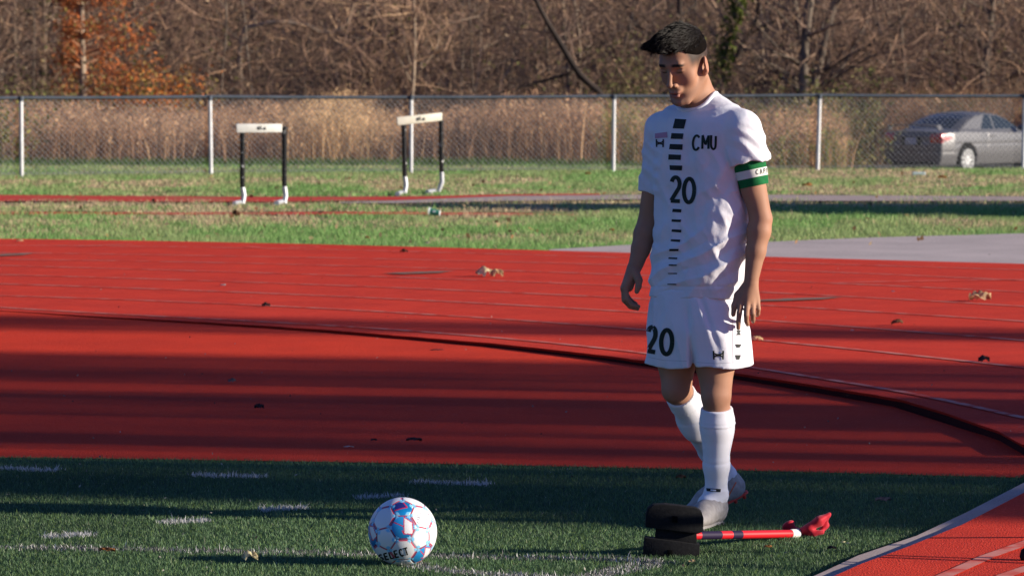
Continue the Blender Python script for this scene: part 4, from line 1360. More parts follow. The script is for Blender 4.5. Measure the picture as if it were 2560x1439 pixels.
def build_body(root):
    v = Vol((0.36, 12.86, 0.02), (0.98, 13.80, 1.80), 0.004)
    # head
    e = lambda c, r, k=0.012, op='add', R=None: v.ell(H(*c), r, HR if R is None else R, k, op)
    e((0, -0.012, 0.046), (0.074, 0.097, 0.079), 0.02)
    e((0, 0.038, 0.020), (0.063, 0.055, 0.078), 0.02)
    e((0, 0.036, -0.045), (0.050, 0.052, 0.060), 0.02)
    for s in (-1, 1):
        v.cone(H(s * 0.056, -0.010, -0.040), H(s * 0.024, 0.066, -0.096), 0.018, 0.016, 0.02)
        e((s * 0.042, 0.052, -0.016), (0.020, 0.018, 0.022), 0.026)
    e((0, 0.080, -0.097), (0.022, 0.017, 0.016), 0.014)
    v.cone(H(-0.034, 0.083, 0.042), H(0.034, 0.083, 0.042), 0.0115, 0.0115, 0.016)
    e((0, 0.086, 0.040), (0.020, 0.012, 0.012), 0.012)
    for s in (-1, 1):
        e((s * 0.031, 0.103, 0.020), (0.021, 0.023, 0.0135), 0.007, 'sub')
        e((s * 0.031, 0.0760, 0.019), (0.0150, 0.0120, 0.0105), 0.003)
    v.cone(H(0, 0.090, 0.032), H(0, 0.115, -0.020), 0.0072, 0.0092, 0.007)
    e((0, 0.116, -0.023), (0.0095, 0.0090, 0.0085), 0.005)
    for s in (-1, 1): e((s * 0.0135, 0.102, -0.027), (0.0080, 0.0110, 0.0075), 0.004)
    e((0, 0.087, -0.048), (0.026, 0.014, 0.018), 0.010)
    e((0, 0.0970, -0.0555), (0.0225, 0.0085, 0.0058), 0.004)
    e((0, 0.0945, -0.0695), (0.0190, 0.0095, 0.0072), 0.004)
    e((0, 0.1060, -0.0622), (0.0200, 0.0100, 0.0030), 0.002, 'sub')
    e((0, 0.094, -0.082), (0.017, 0.008, 0.006), 0.006, 'sub')
    for s in (-1, 1):
        er = np.stack([HL * math.cos(0.45 * s) - HF * math.sin(0.45 * s) * 1.0, HL * math.sin(0.45 * s) + HF * math.cos(0.45 * s), HU])
        v.ell(H(s * 0.080, -0.012, 0.004), (0.0075, 0.019, 0.0315), er, 0.006)
        v.ell(H(s * 0.0745, -0.004, -0.020), (0.008, 0.010, 0.012), HR, 0.006)
        v.ell(H(s * 0.0895, -0.009, 0.006), (0.0070, 0.0115, 0.0200), er, 0.003, 'sub')
        v.cone(H(s * 0.081, 0.000, 0.006), H(s * 0.084, -0.012, 0.016), 0.0035, 0.003, 0.003)
    # neck, trunk
    v.cone(NECK0, NECK1, 0.056, 0.060, 0.025)
    v.cone(H(0, 0.006, -0.065), F3(1745, 285, -0.005), 0.032, 0.034, 0.03)
    v.cone(NECK1, SHL, 0.055, 0.050, 0.04); v.cone(NECK1, SHR, 0.055, 0.050, 0.04)
    fn, z0, z1 = loft_fn([(290, 1668, 1842, 0.0, 0.6), (400, 1655, 1850, 0.0), (560, 1660, 1850, 0.0), (700, 1655, 1825, 0), (800, 1640, 1835, 0), (860, 1650, 1825, 0)], YAW)
    v.put(fn, (0.40, 13.0, z0), (0.92, 13.4, z1), 0.03)
    # arms
    def limb(pts, rad, k=0.012): v.chain(pts, rad, k)
    mL = ELL * 0.80 + WRL * 0.20
    limb([SHL, SHL * 0.5 + ELL * 0.5, ELL], [0.050, 0.0435, 0.0385]); limb([ELL, mL, ELL * .45 + WRL * .55, WRL], [0.0375, 0.0405, 0.034, 0.0255])
    v.ell(SHL * 0.42 + ELL * 0.58 + FWD * 0.008, (0.037, 0.039, 0.070), None, 0.02)
    mR = ELR * 0.75 + WRR * 0.25
    limb([SHR, SHR * 0.5 + ELR * 0.5, ELR], [0.048, 0.0400, 0.0375]); limb([ELR, mR, ELR * .4 + WRR * .6, WRR], [0.0385, 0.0400, 0.033, 0.0265])
    hand_left(v); hand_right(v)
    # legs
    cR = KNR * 0.68 + ANR * 0.32; dR = (ANR - KNR) / np.linalg.norm(ANR - KNR)
    back = np.array([0.45, 0.85, 0.1])
    limb([HIPR, HIPR * .4 + KNR * .6, KNR], [0.074, 0.067, 0.0515]); limb([KNR, cR, KNR * .3 + ANR * .7, ANR], [0.0460, 0.0490, 0.039, 0.032])
    v.ell(KNR + FWD * 0.022 + np.array([0, 0, -0.005]), (0.034, 0.034, 0.042), None, 0.02)
    v.ell(cR + back * 0.008, (0.039, 0.039, 0.085), None, 0.03)
    cL = KNL * 0.68 + ANL * 0.32
    limb([HIPL, HIPL * .4 + KNL * .6, KNL], [0.074, 0.067, 0.0515]); limb([KNL, cL, KNL * .3 + ANL * .7, ANL], [0.0460, 0.0490, 0.039, 0.032])
    v.ell(KNL + FWD * 0.022 + np.array([0.0, 0, -0.005]), (0.034, 0.034, 0.045), None, 0.02)
    v.ell(cL + np.array([0.010, 0.02, 0]), (0.041, 0.041, 0.085), None, 0.03)
    # feet inside the boots
    v.cone(ANL, ANL + FWD * 0.05 + np.array([0, 0, -0.05]), 0.030, 0.024, 0.02)
    v.cone(ANR, ANR + FWD * 0.05 + np.array([0, 0, -0.06]), 0.030, 0.024, 0.02)
    V, Fq = nets(v.f, v.lo, v.h)
    V = relax(V, Fq, 1, 0.4)
    # colour of the skin itself
    q = (V - HC) @ HR.T; l, f, u = q[:, 0], q[:, 1], q[:, 2]
    base = np.array([0.37, 0.195, 0.120])
    T = np.repeat(base[None], len(V), 0) * (0.92 + 0.16 * vnoise(V, 35)[:, None])
    isH = (V[:, 2] > NECK0[2] - 0.10)
    def mixc(T, m, c): return T * (1 - m[:, None]) + np.array(c)[None] * m[:, None]
    lips = isH * np.exp(-(((u + 0.0625) / 0.0105) ** 4) - (l / 0.0215) ** 4) * (f > 0.085)
    T = mixc(T, lips * 0.75, (0.36, 0.125, 0.105))
    cheek = isH * np.exp(-(((u + 0.015) / 0.022) ** 2) - ((np.abs(l) - 0.045) / 0.02) ** 2) * (f > 0.03)
    T = mixc(T, cheek * 0.35, (0.47, 0.20, 0.14))
    ear = isH * smoothstep(0.074, 0.078, np.abs(l)) * (u < 0.034) * (u > -0.036) * (np.abs(f + 0.012) < 0.026)
    T = mixc(T, ear * 0.40, (0.50, 0.20, 0.13))
    brow = isH * np.exp(-(((u - 0.043 + 0.30 * np.maximum(np.abs(l) - 0.035, 0)) / 0.0052) ** 4) - ((np.abs(l) - 0.031) / 0.019) ** 6) * (f > 0.055)
    T = mixc(T, np.clip(brow * 1.3, 0, 1), (0.020, 0.014, 0.012))
    lash = isH * np.exp(-(((u - 0.0145) / 0.0026) ** 2) - ((np.abs(l) - 0.031) / 0.014) ** 6) * (f > 0.07)
    T = mixc(T, np.clip(lash, 0, 1) * 0.9, (0.025, 0.017, 0.014))
    # short hair of the fade at sides and back
    fade = isH * smoothstep(0.000, 0.042, u - 0.35 * np.maximum(f, -0.10) - 0.004) * smoothstep(0.064, 0.040, f) * (1 - ear)
    side = isH * (np.abs(l) > 0.045) * smoothstep(0.002, 0.046, u) * smoothstep(0.066, 0.044, f)
    T = mixc(T, np.clip(np.maximum(fade, side), 0, 1) * 0.93 * (1 - ear), (0.022, 0.015, 0.012))
    burn = isH * np.exp(-((f - 0.016) / 0.010) ** 2) * smoothstep(-0.030, 0.03, u) * (np.abs(l) > 0.055) * (1 - ear)
    T = mixc(T, burn * 0.6, (0.05, 0.033, 0.025))
    stub = isH * smoothstep(-0.045, -0.075, u) * (f > 0.0)
    T = mixc(T, stub * 0.18, (0.20, 0.13, 0.10))
    nost = isH * np.exp(-(((u + 0.0335) / 0.003) ** 2) - ((np.abs(l) - 0.0075) / 0.0045) ** 2) * (f > 0.09)
    T = mixc(T, np.clip(nost, 0, 1) * 0.7, (0.10, 0.035, 0.03))
    mouth = isH * np.exp(-(((u + 0.0622) / 0.0022) ** 2) - (l / 0.018) ** 6) * (f > 0.083)
    T = mixc(T, np.clip(mouth, 0, 1) * 0.85, (0.07, 0.02, 0.02))
    # knuckles and knees a little redder
    for c, r in ((KNL, 0.06), (KNR, 0.06), (ELL, 0.05)):
        m = np.exp(-(np.linalg.norm(V - c, axis=1) / r) ** 2); T = mixc(T, m * 0.3, (0.42, 0.18, 0.12))
    V0 = V - PERSON
    o = link('body', np_mesh('body', V0, Fq, smooth=True, tint=np.clip(T, 0, 1)), MT['skin'], root)
    return o

def build_hair(root):
    v = Vol(HC - 0.22, HC + 0.24, 0.0035)
    e = lambda c, r, k=0.012, op='add': v.ell(H(*c), r, HR, k, op)
    e((0, -0.014, 0.066), (0.0765, 0.097, 0.074), 0.015)
    e((0.000, 0.006, 0.118), (0.058, 0.074, 0.040), 0.022)
    e((-0.008, 0.058, 0.116), (0.052, 0.046, 0.033), 0.022)
    v.chain([H(-0.010, 0.076, 0.122), H(-0.036, 0.102, 0.120), H(-0.054, 0.120, 0.124)], [0.030, 0.018, 0.005], 0.018)
    v.chain([H(0.025, 0.078, 0.114), H(0.000, 0.102, 0.112), H(-0.026, 0.114, 0.112)], [0.024, 0.014, 0.005], 0.018)
    sl, P = v.region(HC - 0.22, HC + 0.24)
    q = (P - HC.astype(np.float32)) @ HR.astype(np.float32).T
    l, f, u = q[..., 0], q[..., 1], q[..., 2]
    low = 0.034 + 0.60 * f + 0.10 * np.maximum(f - 0.045, 0) + 0.012 * (np.abs(l) < 0.05)
    low = np.where((np.abs(f + 0.012) < 0.022) & (np.abs(l) > 0.05), np.maximum(low, 0.036), low)
    low = np.where(f > 0.085, 0.088, low)
    cut = (low - u)
    k = 0.010
    t = np.clip(0.5 - 0.5 * (v.f - cut) / k, 0, 1)
    v.f = v.f * (1 - t) + cut * t + k * t * (1 - t)
    # locks: ridges that run from the crown to the front and up
    w = vnoise(np.stack([l * 55 + 10 * u, f * 9, u * 22], -1), 1.0)
    w2 = vnoise(np.stack([l * 120 + 14 * u, f * 16, u * 40], -1), 1.0, 5)
    v.f += ((w - 0.5) * 0.019 + (w2 - 0.5) * 0.008) * smoothstep(0.05, 0.10, u)
    V, Fq = nets(v.f, v.lo, v.h)
    o = link('hair', np_mesh('hair', V - PERSON, Fq, smooth=True), MT['hair'], root)
    # loose strands on the top and at the quiff
    rng = np.random.default_rng(4)
    qv = (V - HC) @ HR.T
    top = np.where(qv[:, 2] > 0.030)[0]
    NV = np.zeros(len(V) * 3, dtype=np.float32); o.data.vertices.foreach_get('normal', NV); NV = NV.reshape(-1, 3).astype(float)
    sg = []
    for i in rng.choice(top, 4200):
        p = V[i].copy(); c = qv[i]
        nw = NV[i]
        w = float(smoothstep(0.075, 0.105, c[2]))        # 1 on top, 0 on the short sides
        d = (HF * 0.9 - HL * (0.35 + 0.2 * rng.normal()) + HU * 0.15 * rng.normal()) * w + (HU * -0.8 - HF * 0.45 + HL * 0.2 * rng.normal()) * (1 - w)
        d = d - nw * (d @ nw); d /= max(1e-6, np.linalg.norm(d))
        lift = (0.10 + 0.16 * rng.random()) * w + 0.05 * (1 - w)
        d = d + nw * lift; d /= np.linalg.norm(d)
        L = (0.016 + 0.014 * rng.random()) * w + 0.006 * (1 - w)
        p = p - nw * 0.0010
        m = p + d * L * 0.55; e2 = m + (d - nw * 0.22 + HU * 0.10 * rng.normal()) * L * 0.5
        sg.append((p, m, 0.0008, 0.0007)); sg.append((m, e2, 0.0007, 0.0002))
    s = link('hair_strands', np_mesh('hair_strands', tubes_np(sg, 3)[0] - PERSON, tubes_np(sg, 3)[1]), mat('hair_strand', (0.008, 0.006, 0.005), 0.5, 0.16), o)
    s['kind'] = 'stuff'
    return o

def plane_z(px, py, d=0): return F3(px, py, d)[2]

def build_jersey(root):
    v = Vol((0.36, 12.90, 0.72), (0.98, 13.52, 1.62), 0.004)
    fn, z0, z1 = loft_fn([(276, 1676, 1836, 0.010, 0.62), (292, 1648, 1856, 0.005, 0.60), (330, 1636, 1866, 0, 0.58), (400, 1636, 1864, 0, 0.60), (480, 1641, 1866, 0, 0.62), (560, 1640, 1872, 0, 0.64),
                          (640, 1636, 1866, 0, 0.66), (690, 1630, 1858, 0, 0.68), (738, 1627, 1846, 0, 0.70), (752, 1626, 1842, 0, 0.70)], YAW)
    v.put(fn, (0.40, 12.95, z0), (0.94, 13.45, z1), 0.0)
    v.cone(NECK1 + np.array([0.008, 0, 0.016]), SHL + np.array([0, 0, -0.004]), 0.060, 0.060, 0.035)
    v.cone(NECK1 + np.array([0, 0, 0.006]), SHR + np.array([0, 0, -0.004]), 0.056, 0.058, 0.035)
    # sleeves
    def sleeve(pts, rad, end, ax, k):
        pts = [np.array(p, dtype=np.float32) for p in pts]; ax = np.array(ax) / np.linalg.norm(ax)
        def f(P):
            d = np.minimum(*[sd_cone(P, pts[i], pts[i + 1], rad[i], rad[i + 1]) for i in range(2)])
            return np.maximum(d, (P - np.array(end, dtype=np.float32)) @ ax.astype(np.float32))
        lo = np.min(pts, 0) - 0.08; hi = np.max(pts, 0) + 0.08
        v.put(f, lo, hi, k)
    sleeve([SHL, SHL + (ELL - SHL) * 0.31, SHL + (ELL - SHL) * 0.66], [0.066, 0.0690, 0.0600], SHL + (ELL - SHL) * 0.365, ELL - SHL, 0.016)
    sleeve([SHR, SHR * 0.6 + ELR * 0.4, SHR * 0.2 + ELR * 0.8], [0.058, 0.0500, 0.0505], F3(1632, 481, 0.125), ELR - SHR, 0.016)
    sl, P = v.region(v.lo, v.lo + v.n * v.h)
    X, Y, Z = P[..., 0], P[..., 1], P[..., 2]
    def cutp(a, nrm):       # remove what lies beyond the plane through a with outward normal nrm
        nrm = np.array(nrm) / np.linalg.norm(nrm)
        return (X - a[0]) * nrm[0] + (Y - a[1]) * nrm[1] + (Z - a[2]) * nrm[2]
    # folds (displace the surface before the openings are cut)
    px = X / Y * FPX + CX
    py = CY + FPX * np.tan(math.atan(1) * 0 + np.arctan((CAMH - Z) / Y) - PITCH)
    wob = vnoise(np.stack([X * 9, Y * 9, Z * 9], -1), 1.0)
    s1 = (-(px - 1640) * 0.42 - (py - 640) * 0.91) / 26.0 + 1.3 * wob          # slanting pulls of the lower front
    r1 = np.abs(((s1 * 0.5) % 1.0) - 0.5) * 2.0; r1 = 1 - r1 ** 0.7
    m1 = smoothstep(540, 620, py) * smoothstep(738, 700, py)
    s2 = (-(px - 1760) * 0.70 - (py - 500) * 0.55) / 34.0 + 1.5 * wob            # pulls from the armpit to the belly
    r2 = np.abs(((s2 * 0.5) % 1.0) - 0.5) * 2.0; r2 = 1 - r2 ** 0.8
    m2 = smoothstep(330, 420, py) * smoothstep(640, 560, py) * smoothstep(1700, 1790, px)
    n3 = vnoise(np.stack([X * 20 + Z * 12, Y * 20, Z * 9 - X * 8], -1), 1.0, 7); n3 = np.abs(n3 - 0.5) * 2
    n4 = vnoise(np.stack([X * 48 + Z * 20, Y * 48, Z * 26 - X * 16], -1), 1.0, 17); n4 = np.abs(n4 - 0.5) * 2
    arm_ax = (py - 300) / 200
    s5 = ((px - 1860) * 0.5 - (py - 380) * 0.9) / 17.0 + 1.8 * wob
    r5 = np.abs(((s5 * 0.5) % 1.0) - 0.5) * 2.0; r5 = 1 - r5 ** 0.8
    m5 = smoothstep(1808, 1850, px) * smoothstep(300, 350, py) * (py < 480)
    m6 = smoothstep(1655, 1640, px) * smoothstep(330, 380, py) * (py < 490)
    v.f -= (0.0120 * r1 * m1 + 0.0085 * r2 * m2 + 0.0065 * r5 * m5 + 0.005 * r5 * m6).astype(np.float32)
    v.f += (0.0100 * (n3 - 0.35) + 0.0022 * (n4 - 0.3)).astype(np.float32) * (0.35 + 0.65 * smoothstep(300, 380, py)).astype(np.float32)
    # hem with a stitched band
    v.f = np.maximum(v.f, plane_z(1730, 741) + 0.0025 * np.sin(px / 30.0) - Z)
    v.f += (0.0030 * np.exp(-((py - 716) / 2.2) ** 2)).astype(np.float32)
    # openings: neck and sleeve mouths are hollow
    def hollow(a, b, r0, r1): v.cone(a, b, r0, r1, 0.003, 'sub')
    hollow(NECK1 + (NECK0 - NECK1) * 0.02, NECK0 + (NECK0 - NECK1) * 0.2, 0.063, 0.064)
    hollow(NECK1 + FWD * 0.016 + np.array([0, 0, -0.02]), NECK0 + FWD * 0.020 + np.array([0, 0, 0.02]), 0.060, 0.060)
    hollow(SHL + (ELL - SHL) * 0.33, ELL, 0.052, 0.050)
    # bottom is hollow round the shorts
    V, Fq = nets(v.f, v.lo, v.h)
    V = relax(V, Fq, 1, 0.3)
    o = link('jersey', np_mesh('jersey', V - PERSON, Fq, smooth=True), MT['jersey'], root)
    # collar band round the neck
    jb = BVHTree.FromPolygons([Vector(p) for p in V], [tuple(int(i) for i in f) for f in Fq])
    ax = (NECK0 - NECK1) / np.linalg.norm(NECK0 - NECK1)
    e1 = np.cross(ax, FWD); e1 /= np.linalg.norm(e1); e2 = np.cross(e1, ax)
    if e2 @ FWD < 0: e2 = -e2
    ring, hh = [], []
    for k in range(48):
        a = 2 * math.pi * k / 48
        rad = 0.0685 + 0.006 * max(0, math.sin(a))
        o_ = NECK1 + ax * 0.16 + e1 * math.cos(a) * rad + e2 * (math.sin(a) * rad + 0.008)
        hit = jb.ray_cast(Vector(o_), Vector(-ax))
        ring.append(o_); hh.append(hit[3] if hit[0] is not None else np.nan)
    hh = np.array(hh); ok = ~np.isnan(hh)
    hh = np.interp(np.arange(48), np.where(ok)[0], hh[ok])
    for _ in range(4): hh = 0.5 * hh + 0.25 * (np.roll(hh, 1) + np.roll(hh, -1))
    ring = [tuple(np.array(p) - ax * (h - 0.001) - PERSON) for p, h in zip(ring, hh)]
    ring.append(ring[0])
    m = MB(); m.tube(ring, 0.0080, 8, caps=False)
    col = m.build('collar', MT['jersey'], o, smooth=True)
    return o, V, Fq

def build_shorts(root):
    v = Vol((0.40, 12.90, 0.50), (0.98, 13.50, 0.90), 0.004)
    fn, z0, z1 = loft_fn([(722, 1634, 1832, 0, 0.72), (770, 1627, 1850, 0, 0.74), (820, 1622, 1868, 0, 0.74), (870, 1622, 1872, 0, 0.68), (925, 1622, 1874, 0, 0.60)], YAW)
    v.put(fn, (0.40, 12.95, z0), (0.96, 13.45, z1), 0.0)
    a, b = F3(1790, 800, -0.035), F3(1808, 935, -0.050)
    a2, b2 = F3(1697, 800, 0.045), F3(1673, 935, 0.060)
    R = np.stack([LFT, FWD, [0, 0, 1]])
    def leg(a, b, w0, w1, dr):
        def fn(P):
            t = np.clip((a[2] - P[..., 2]) / (a[2] - b[2]), -0.4, 1.2)
            cx = a[0] + (b[0] - a[0]) * t; cy = a[1] + (b[1] - a[1]) * t
            X = P[..., 0] - cx; Y = P[..., 1] - cy
            A = w0 + (w1 - w0) * t
            u = X * LFT[0] + Y * LFT[1]; w = X * FWD[0] + Y * FWD[1]
            th = np.arctan2(w, u)
            # hanging pleats
            A = A * (1 + (0.050 * np.sin(5 * th + 1.0 + dr * 9) + 0.030 * np.sin(9 * th + 2.0 * dr)) * np.clip(t + 0.1, 0, 1.2))
            return np.maximum(np.sqrt(u * u + (w * 0.92) ** 2) - A, P[..., 2] - a[2] - 0.05)
        return fn
    v.put(leg(a, b, 0.094, 0.0985, 0.0), (a[0] - 0.14, a[1] - 0.14, b[2]), (a[0] + 0.14, a[1] + 0.14, a[2] + 0.05), 0.030)
    v.put(leg(a2, b2, 0.094, 0.0830, 1.0), (b2[0] - 0.14, a2[1] - 0.14, b2[2]), (a2[0] + 0.14, a2[1] + 0.14, a2[2] + 0.05), 0.020)
    sl, P = v.region(v.lo, v.lo + v.n * v.h)
    X, Y, Z = P[..., 0], P[..., 1], P[..., 2]
    px = X / Y * FPX + CX; py = CY + FPX * np.tan(np.arctan((CAMH - Z) / Y) - PITCH)
    wob = vnoise(np.stack([X * 12, Y * 12, Z * 5], -1), 1.0)
    n3 = np.abs(vnoise(np.stack([X * 26 + Z * 6, Y * 26, Z * 8], -1), 1.0, 7) - 0.5) * 2
    v.f += (0.009 * (n3 - 0.35)).astype(np.float32)
    v.f += ((0.008 + 0.026 * smoothstep(830, 915, py)) * np.exp(-((px - 1722 - (py - 780) * 0.09) / 8.0) ** 2) * smoothstep(745, 790, py) + 0.007 * np.exp(-((px - 1752 - (py - 745) * 0.35) / 8.0) ** 2) * smoothstep(905, 800, py)).astype(np.float32)
    hz = np.where(px < 1733, plane_z(1675, 908, 0.05) - 0.010 * np.sin((px - 1618) / 115 * math.pi) , plane_z(1800, 914, -0.05) + 0.004 * np.sin((px - 1738) / 20.0))
    v.f = np.maximum(v.f, hz - Z)
    # the split between the two legs
    c = F3(1733, 925, 0.0)
    v.cone(F3(1733, 935, -0.20), F3(1733, 935, 0.25), 0.016, 0.016, 0.010, 'sub')
    # hollow mouths
    v.cone(KNL, KNL * 0.66 + HIPL * 0.34, 0.066, 0.068, 0.004, 'sub')
    v.cone(KNR, KNR * 0.66 + HIPR * 0.34, 0.064, 0.066, 0.004, 'sub')
    V, Fq = nets(v.f, v.lo, v.h)
    V = relax(V, Fq, 1, 0.3)
    o = link('shorts', np_mesh('shorts', V - PERSON, Fq, smooth=True), MT['shorts'], root)
    return o, V, Fq

def build_sock(root, KN, AN, top, calf_off, name='sock', label=None):
    lo = np.minimum(KN, AN) - 0.10; hi = np.maximum(KN, AN) + 0.10
    v = Vol(lo, hi, 0.0035)
    c = KN * 0.68 + AN * 0.32; d = (AN - KN) / np.linalg.norm(AN - KN)
    g = 0.0040
    v.chain([KN, c, KN * .3 + AN * .7, AN], [0.0465 + g, 0.0500 + g, 0.040 + g, 0.033 + g], 0.02)
    v.ell(c + calf_off, (0.043 + g, 0.043 + g, 0.087), None, 0.03)
    v.cone(AN, AN + d * 0.03 + FWD * 0.05, 0.0385, 0.036, 0.02)
    # shin guard under the cloth
    v.cone(KN * 0.70 + AN * 0.30 + FWD * 0.024, KN * 0.40 + AN * 0.60 + FWD * 0.014, 0.031, 0.026, 0.008)
    sl, P = v.region(v.lo, v.lo + v.n * v.h)
    t = (P - KN.astype(np.float32)) @ d.astype(np.float32)
    L = np.linalg.norm(AN - KN)
    cuff = (t < top + 0.058)
    v.f -= np.where(cuff, 0.0030, 0.0).astype(np.float32)
    ring = np.exp(-((t - L * 0.66) / 0.005) ** 2) + 0.9 * np.exp(-((t - L * 0.27) / 0.004) ** 2)
    v.f += (0.0018 * ring).astype(np.float32)
    n = np.abs(vnoise(P * [14, 14, 50], 1.0) - 0.5)
    v.f += (0.006 * (n - 0.2) * smoothstep(L * 0.80, L * 1.0, t)).astype(np.float32)
    v.f = np.maximum(v.f, (top - t) * 1.0)
    V, Fq = nets(v.f, v.lo, v.h)
    V = relax(V, Fq, 1, 0.3)
    o = link(name, np_mesh(name, V - PERSON, Fq, smooth=True), MT['sock'], root)
    return o, V, Fq

def build_boot(root, heel, toe_dir, pitch, name='boot', sole='boot_red'):
    """football boot; heel: point under the heel, toe_dir horizontal, pitch raises the heel"""
    td = np.array(toe_dir) / np.linalg.norm(toe_dir)
    f = td * math.cos(pitch) - np.array([0, 0, 1]) * math.sin(pitch)
    s = np.cross(td, [0, 0, 1.0])
    u = np.cross(s, f)
    B = lambda a, b, c: np.array(heel) + f * a + s * b + u * c
    R = np.stack([f, s, u])
    lo = np.minimum(B(-.06, 0, 0), B(.32, 0, 0)) - 0.10; hi = np.maximum(B(-.06, 0, 0), B(.32, 0, 0)) + 0.16
    v = Vol(lo, hi, 0.0035)
    e = lambda c, r, k=0.015, op='add': v.ell(B(*c), r, R, k, op)
    e((0.035, 0, 0.048), (0.046, 0.036, 0.040), 0.02)
    e((0.120, 0, 0.046), (0.085, 0.038, 0.034), 0.03)
    e((0.200, 0.004, 0.036), (0.078, 0.046, 0.027), 0.03)
    v.cone(B(0.045, 0, 0.060), B(0.150, 0, 0.058), 0.036, 0.028, 0.03)
    v.cone(B(0.036, 0, 0.070), B(0.048, 0, 0.104), 0.041, 0.043, 0.02)
    v.cone(B(0.06, 0, 0.080), B(0.15, 0, 0.052), 0.036, 0.032, 0.03)
    sl, P = v.region(v.lo, v.lo + v.n * v.h)
    q = (P - np.array(heel, dtype=np.float32)) @ R.T.astype(np.float32)
    v.f = np.maximum(v.f, 0.016 - q[..., 2])
    # creases across the instep and laces
    v.f += (0.0020 * np.abs(np.sin(q[..., 0] * 150)) * smoothstep(0.055, 0.07, q[..., 2]) * smoothstep(0.15, 0.11, q[..., 0])).astype(np.float32)
    v.f += (0.003 * (np.abs(vnoise(P * 40, 1.0) - 0.5) - 0.2)).astype(np.float32)
    V, Fq = nets(v.f, v.lo, v.h)
    o = link(name, np_mesh(name, V - PERSON, Fq, smooth=True), MT['boot'], root)
    # sole plate
    out = []
    for k in range(36):
        a = 2 * math.pi * k / 36
        x = 0.133 + 0.147 * math.cos(a); w = 0.030 + 0.012 * smoothstep(0.08, 0.20, x)
        out.append((x, w * math.copysign(abs(math.sin(a)) ** 0.75, math.sin(a))))
    m = MB().prism(out, B(0, 0, 0.010) - PERSON, f, s, u, 0.009)
    m.build('sole', MT[sole], o)
    for x, y in ((0.012, 0.017), (0.012, -0.017), (0.050, 0.018), (0.050, -0.018), (0.165, 0.026), (0.165, -0.026), (0.210, 0.028), (0.210, -0.026), (0.245, 0.0)):
        MB().tube([B(x, y, 0.011) - PERSON, B(x, y, -0.001) - PERSON], [0.008, 0.0055], 8).build('stud', MT[sole], o)
    return o, V, Fq, B

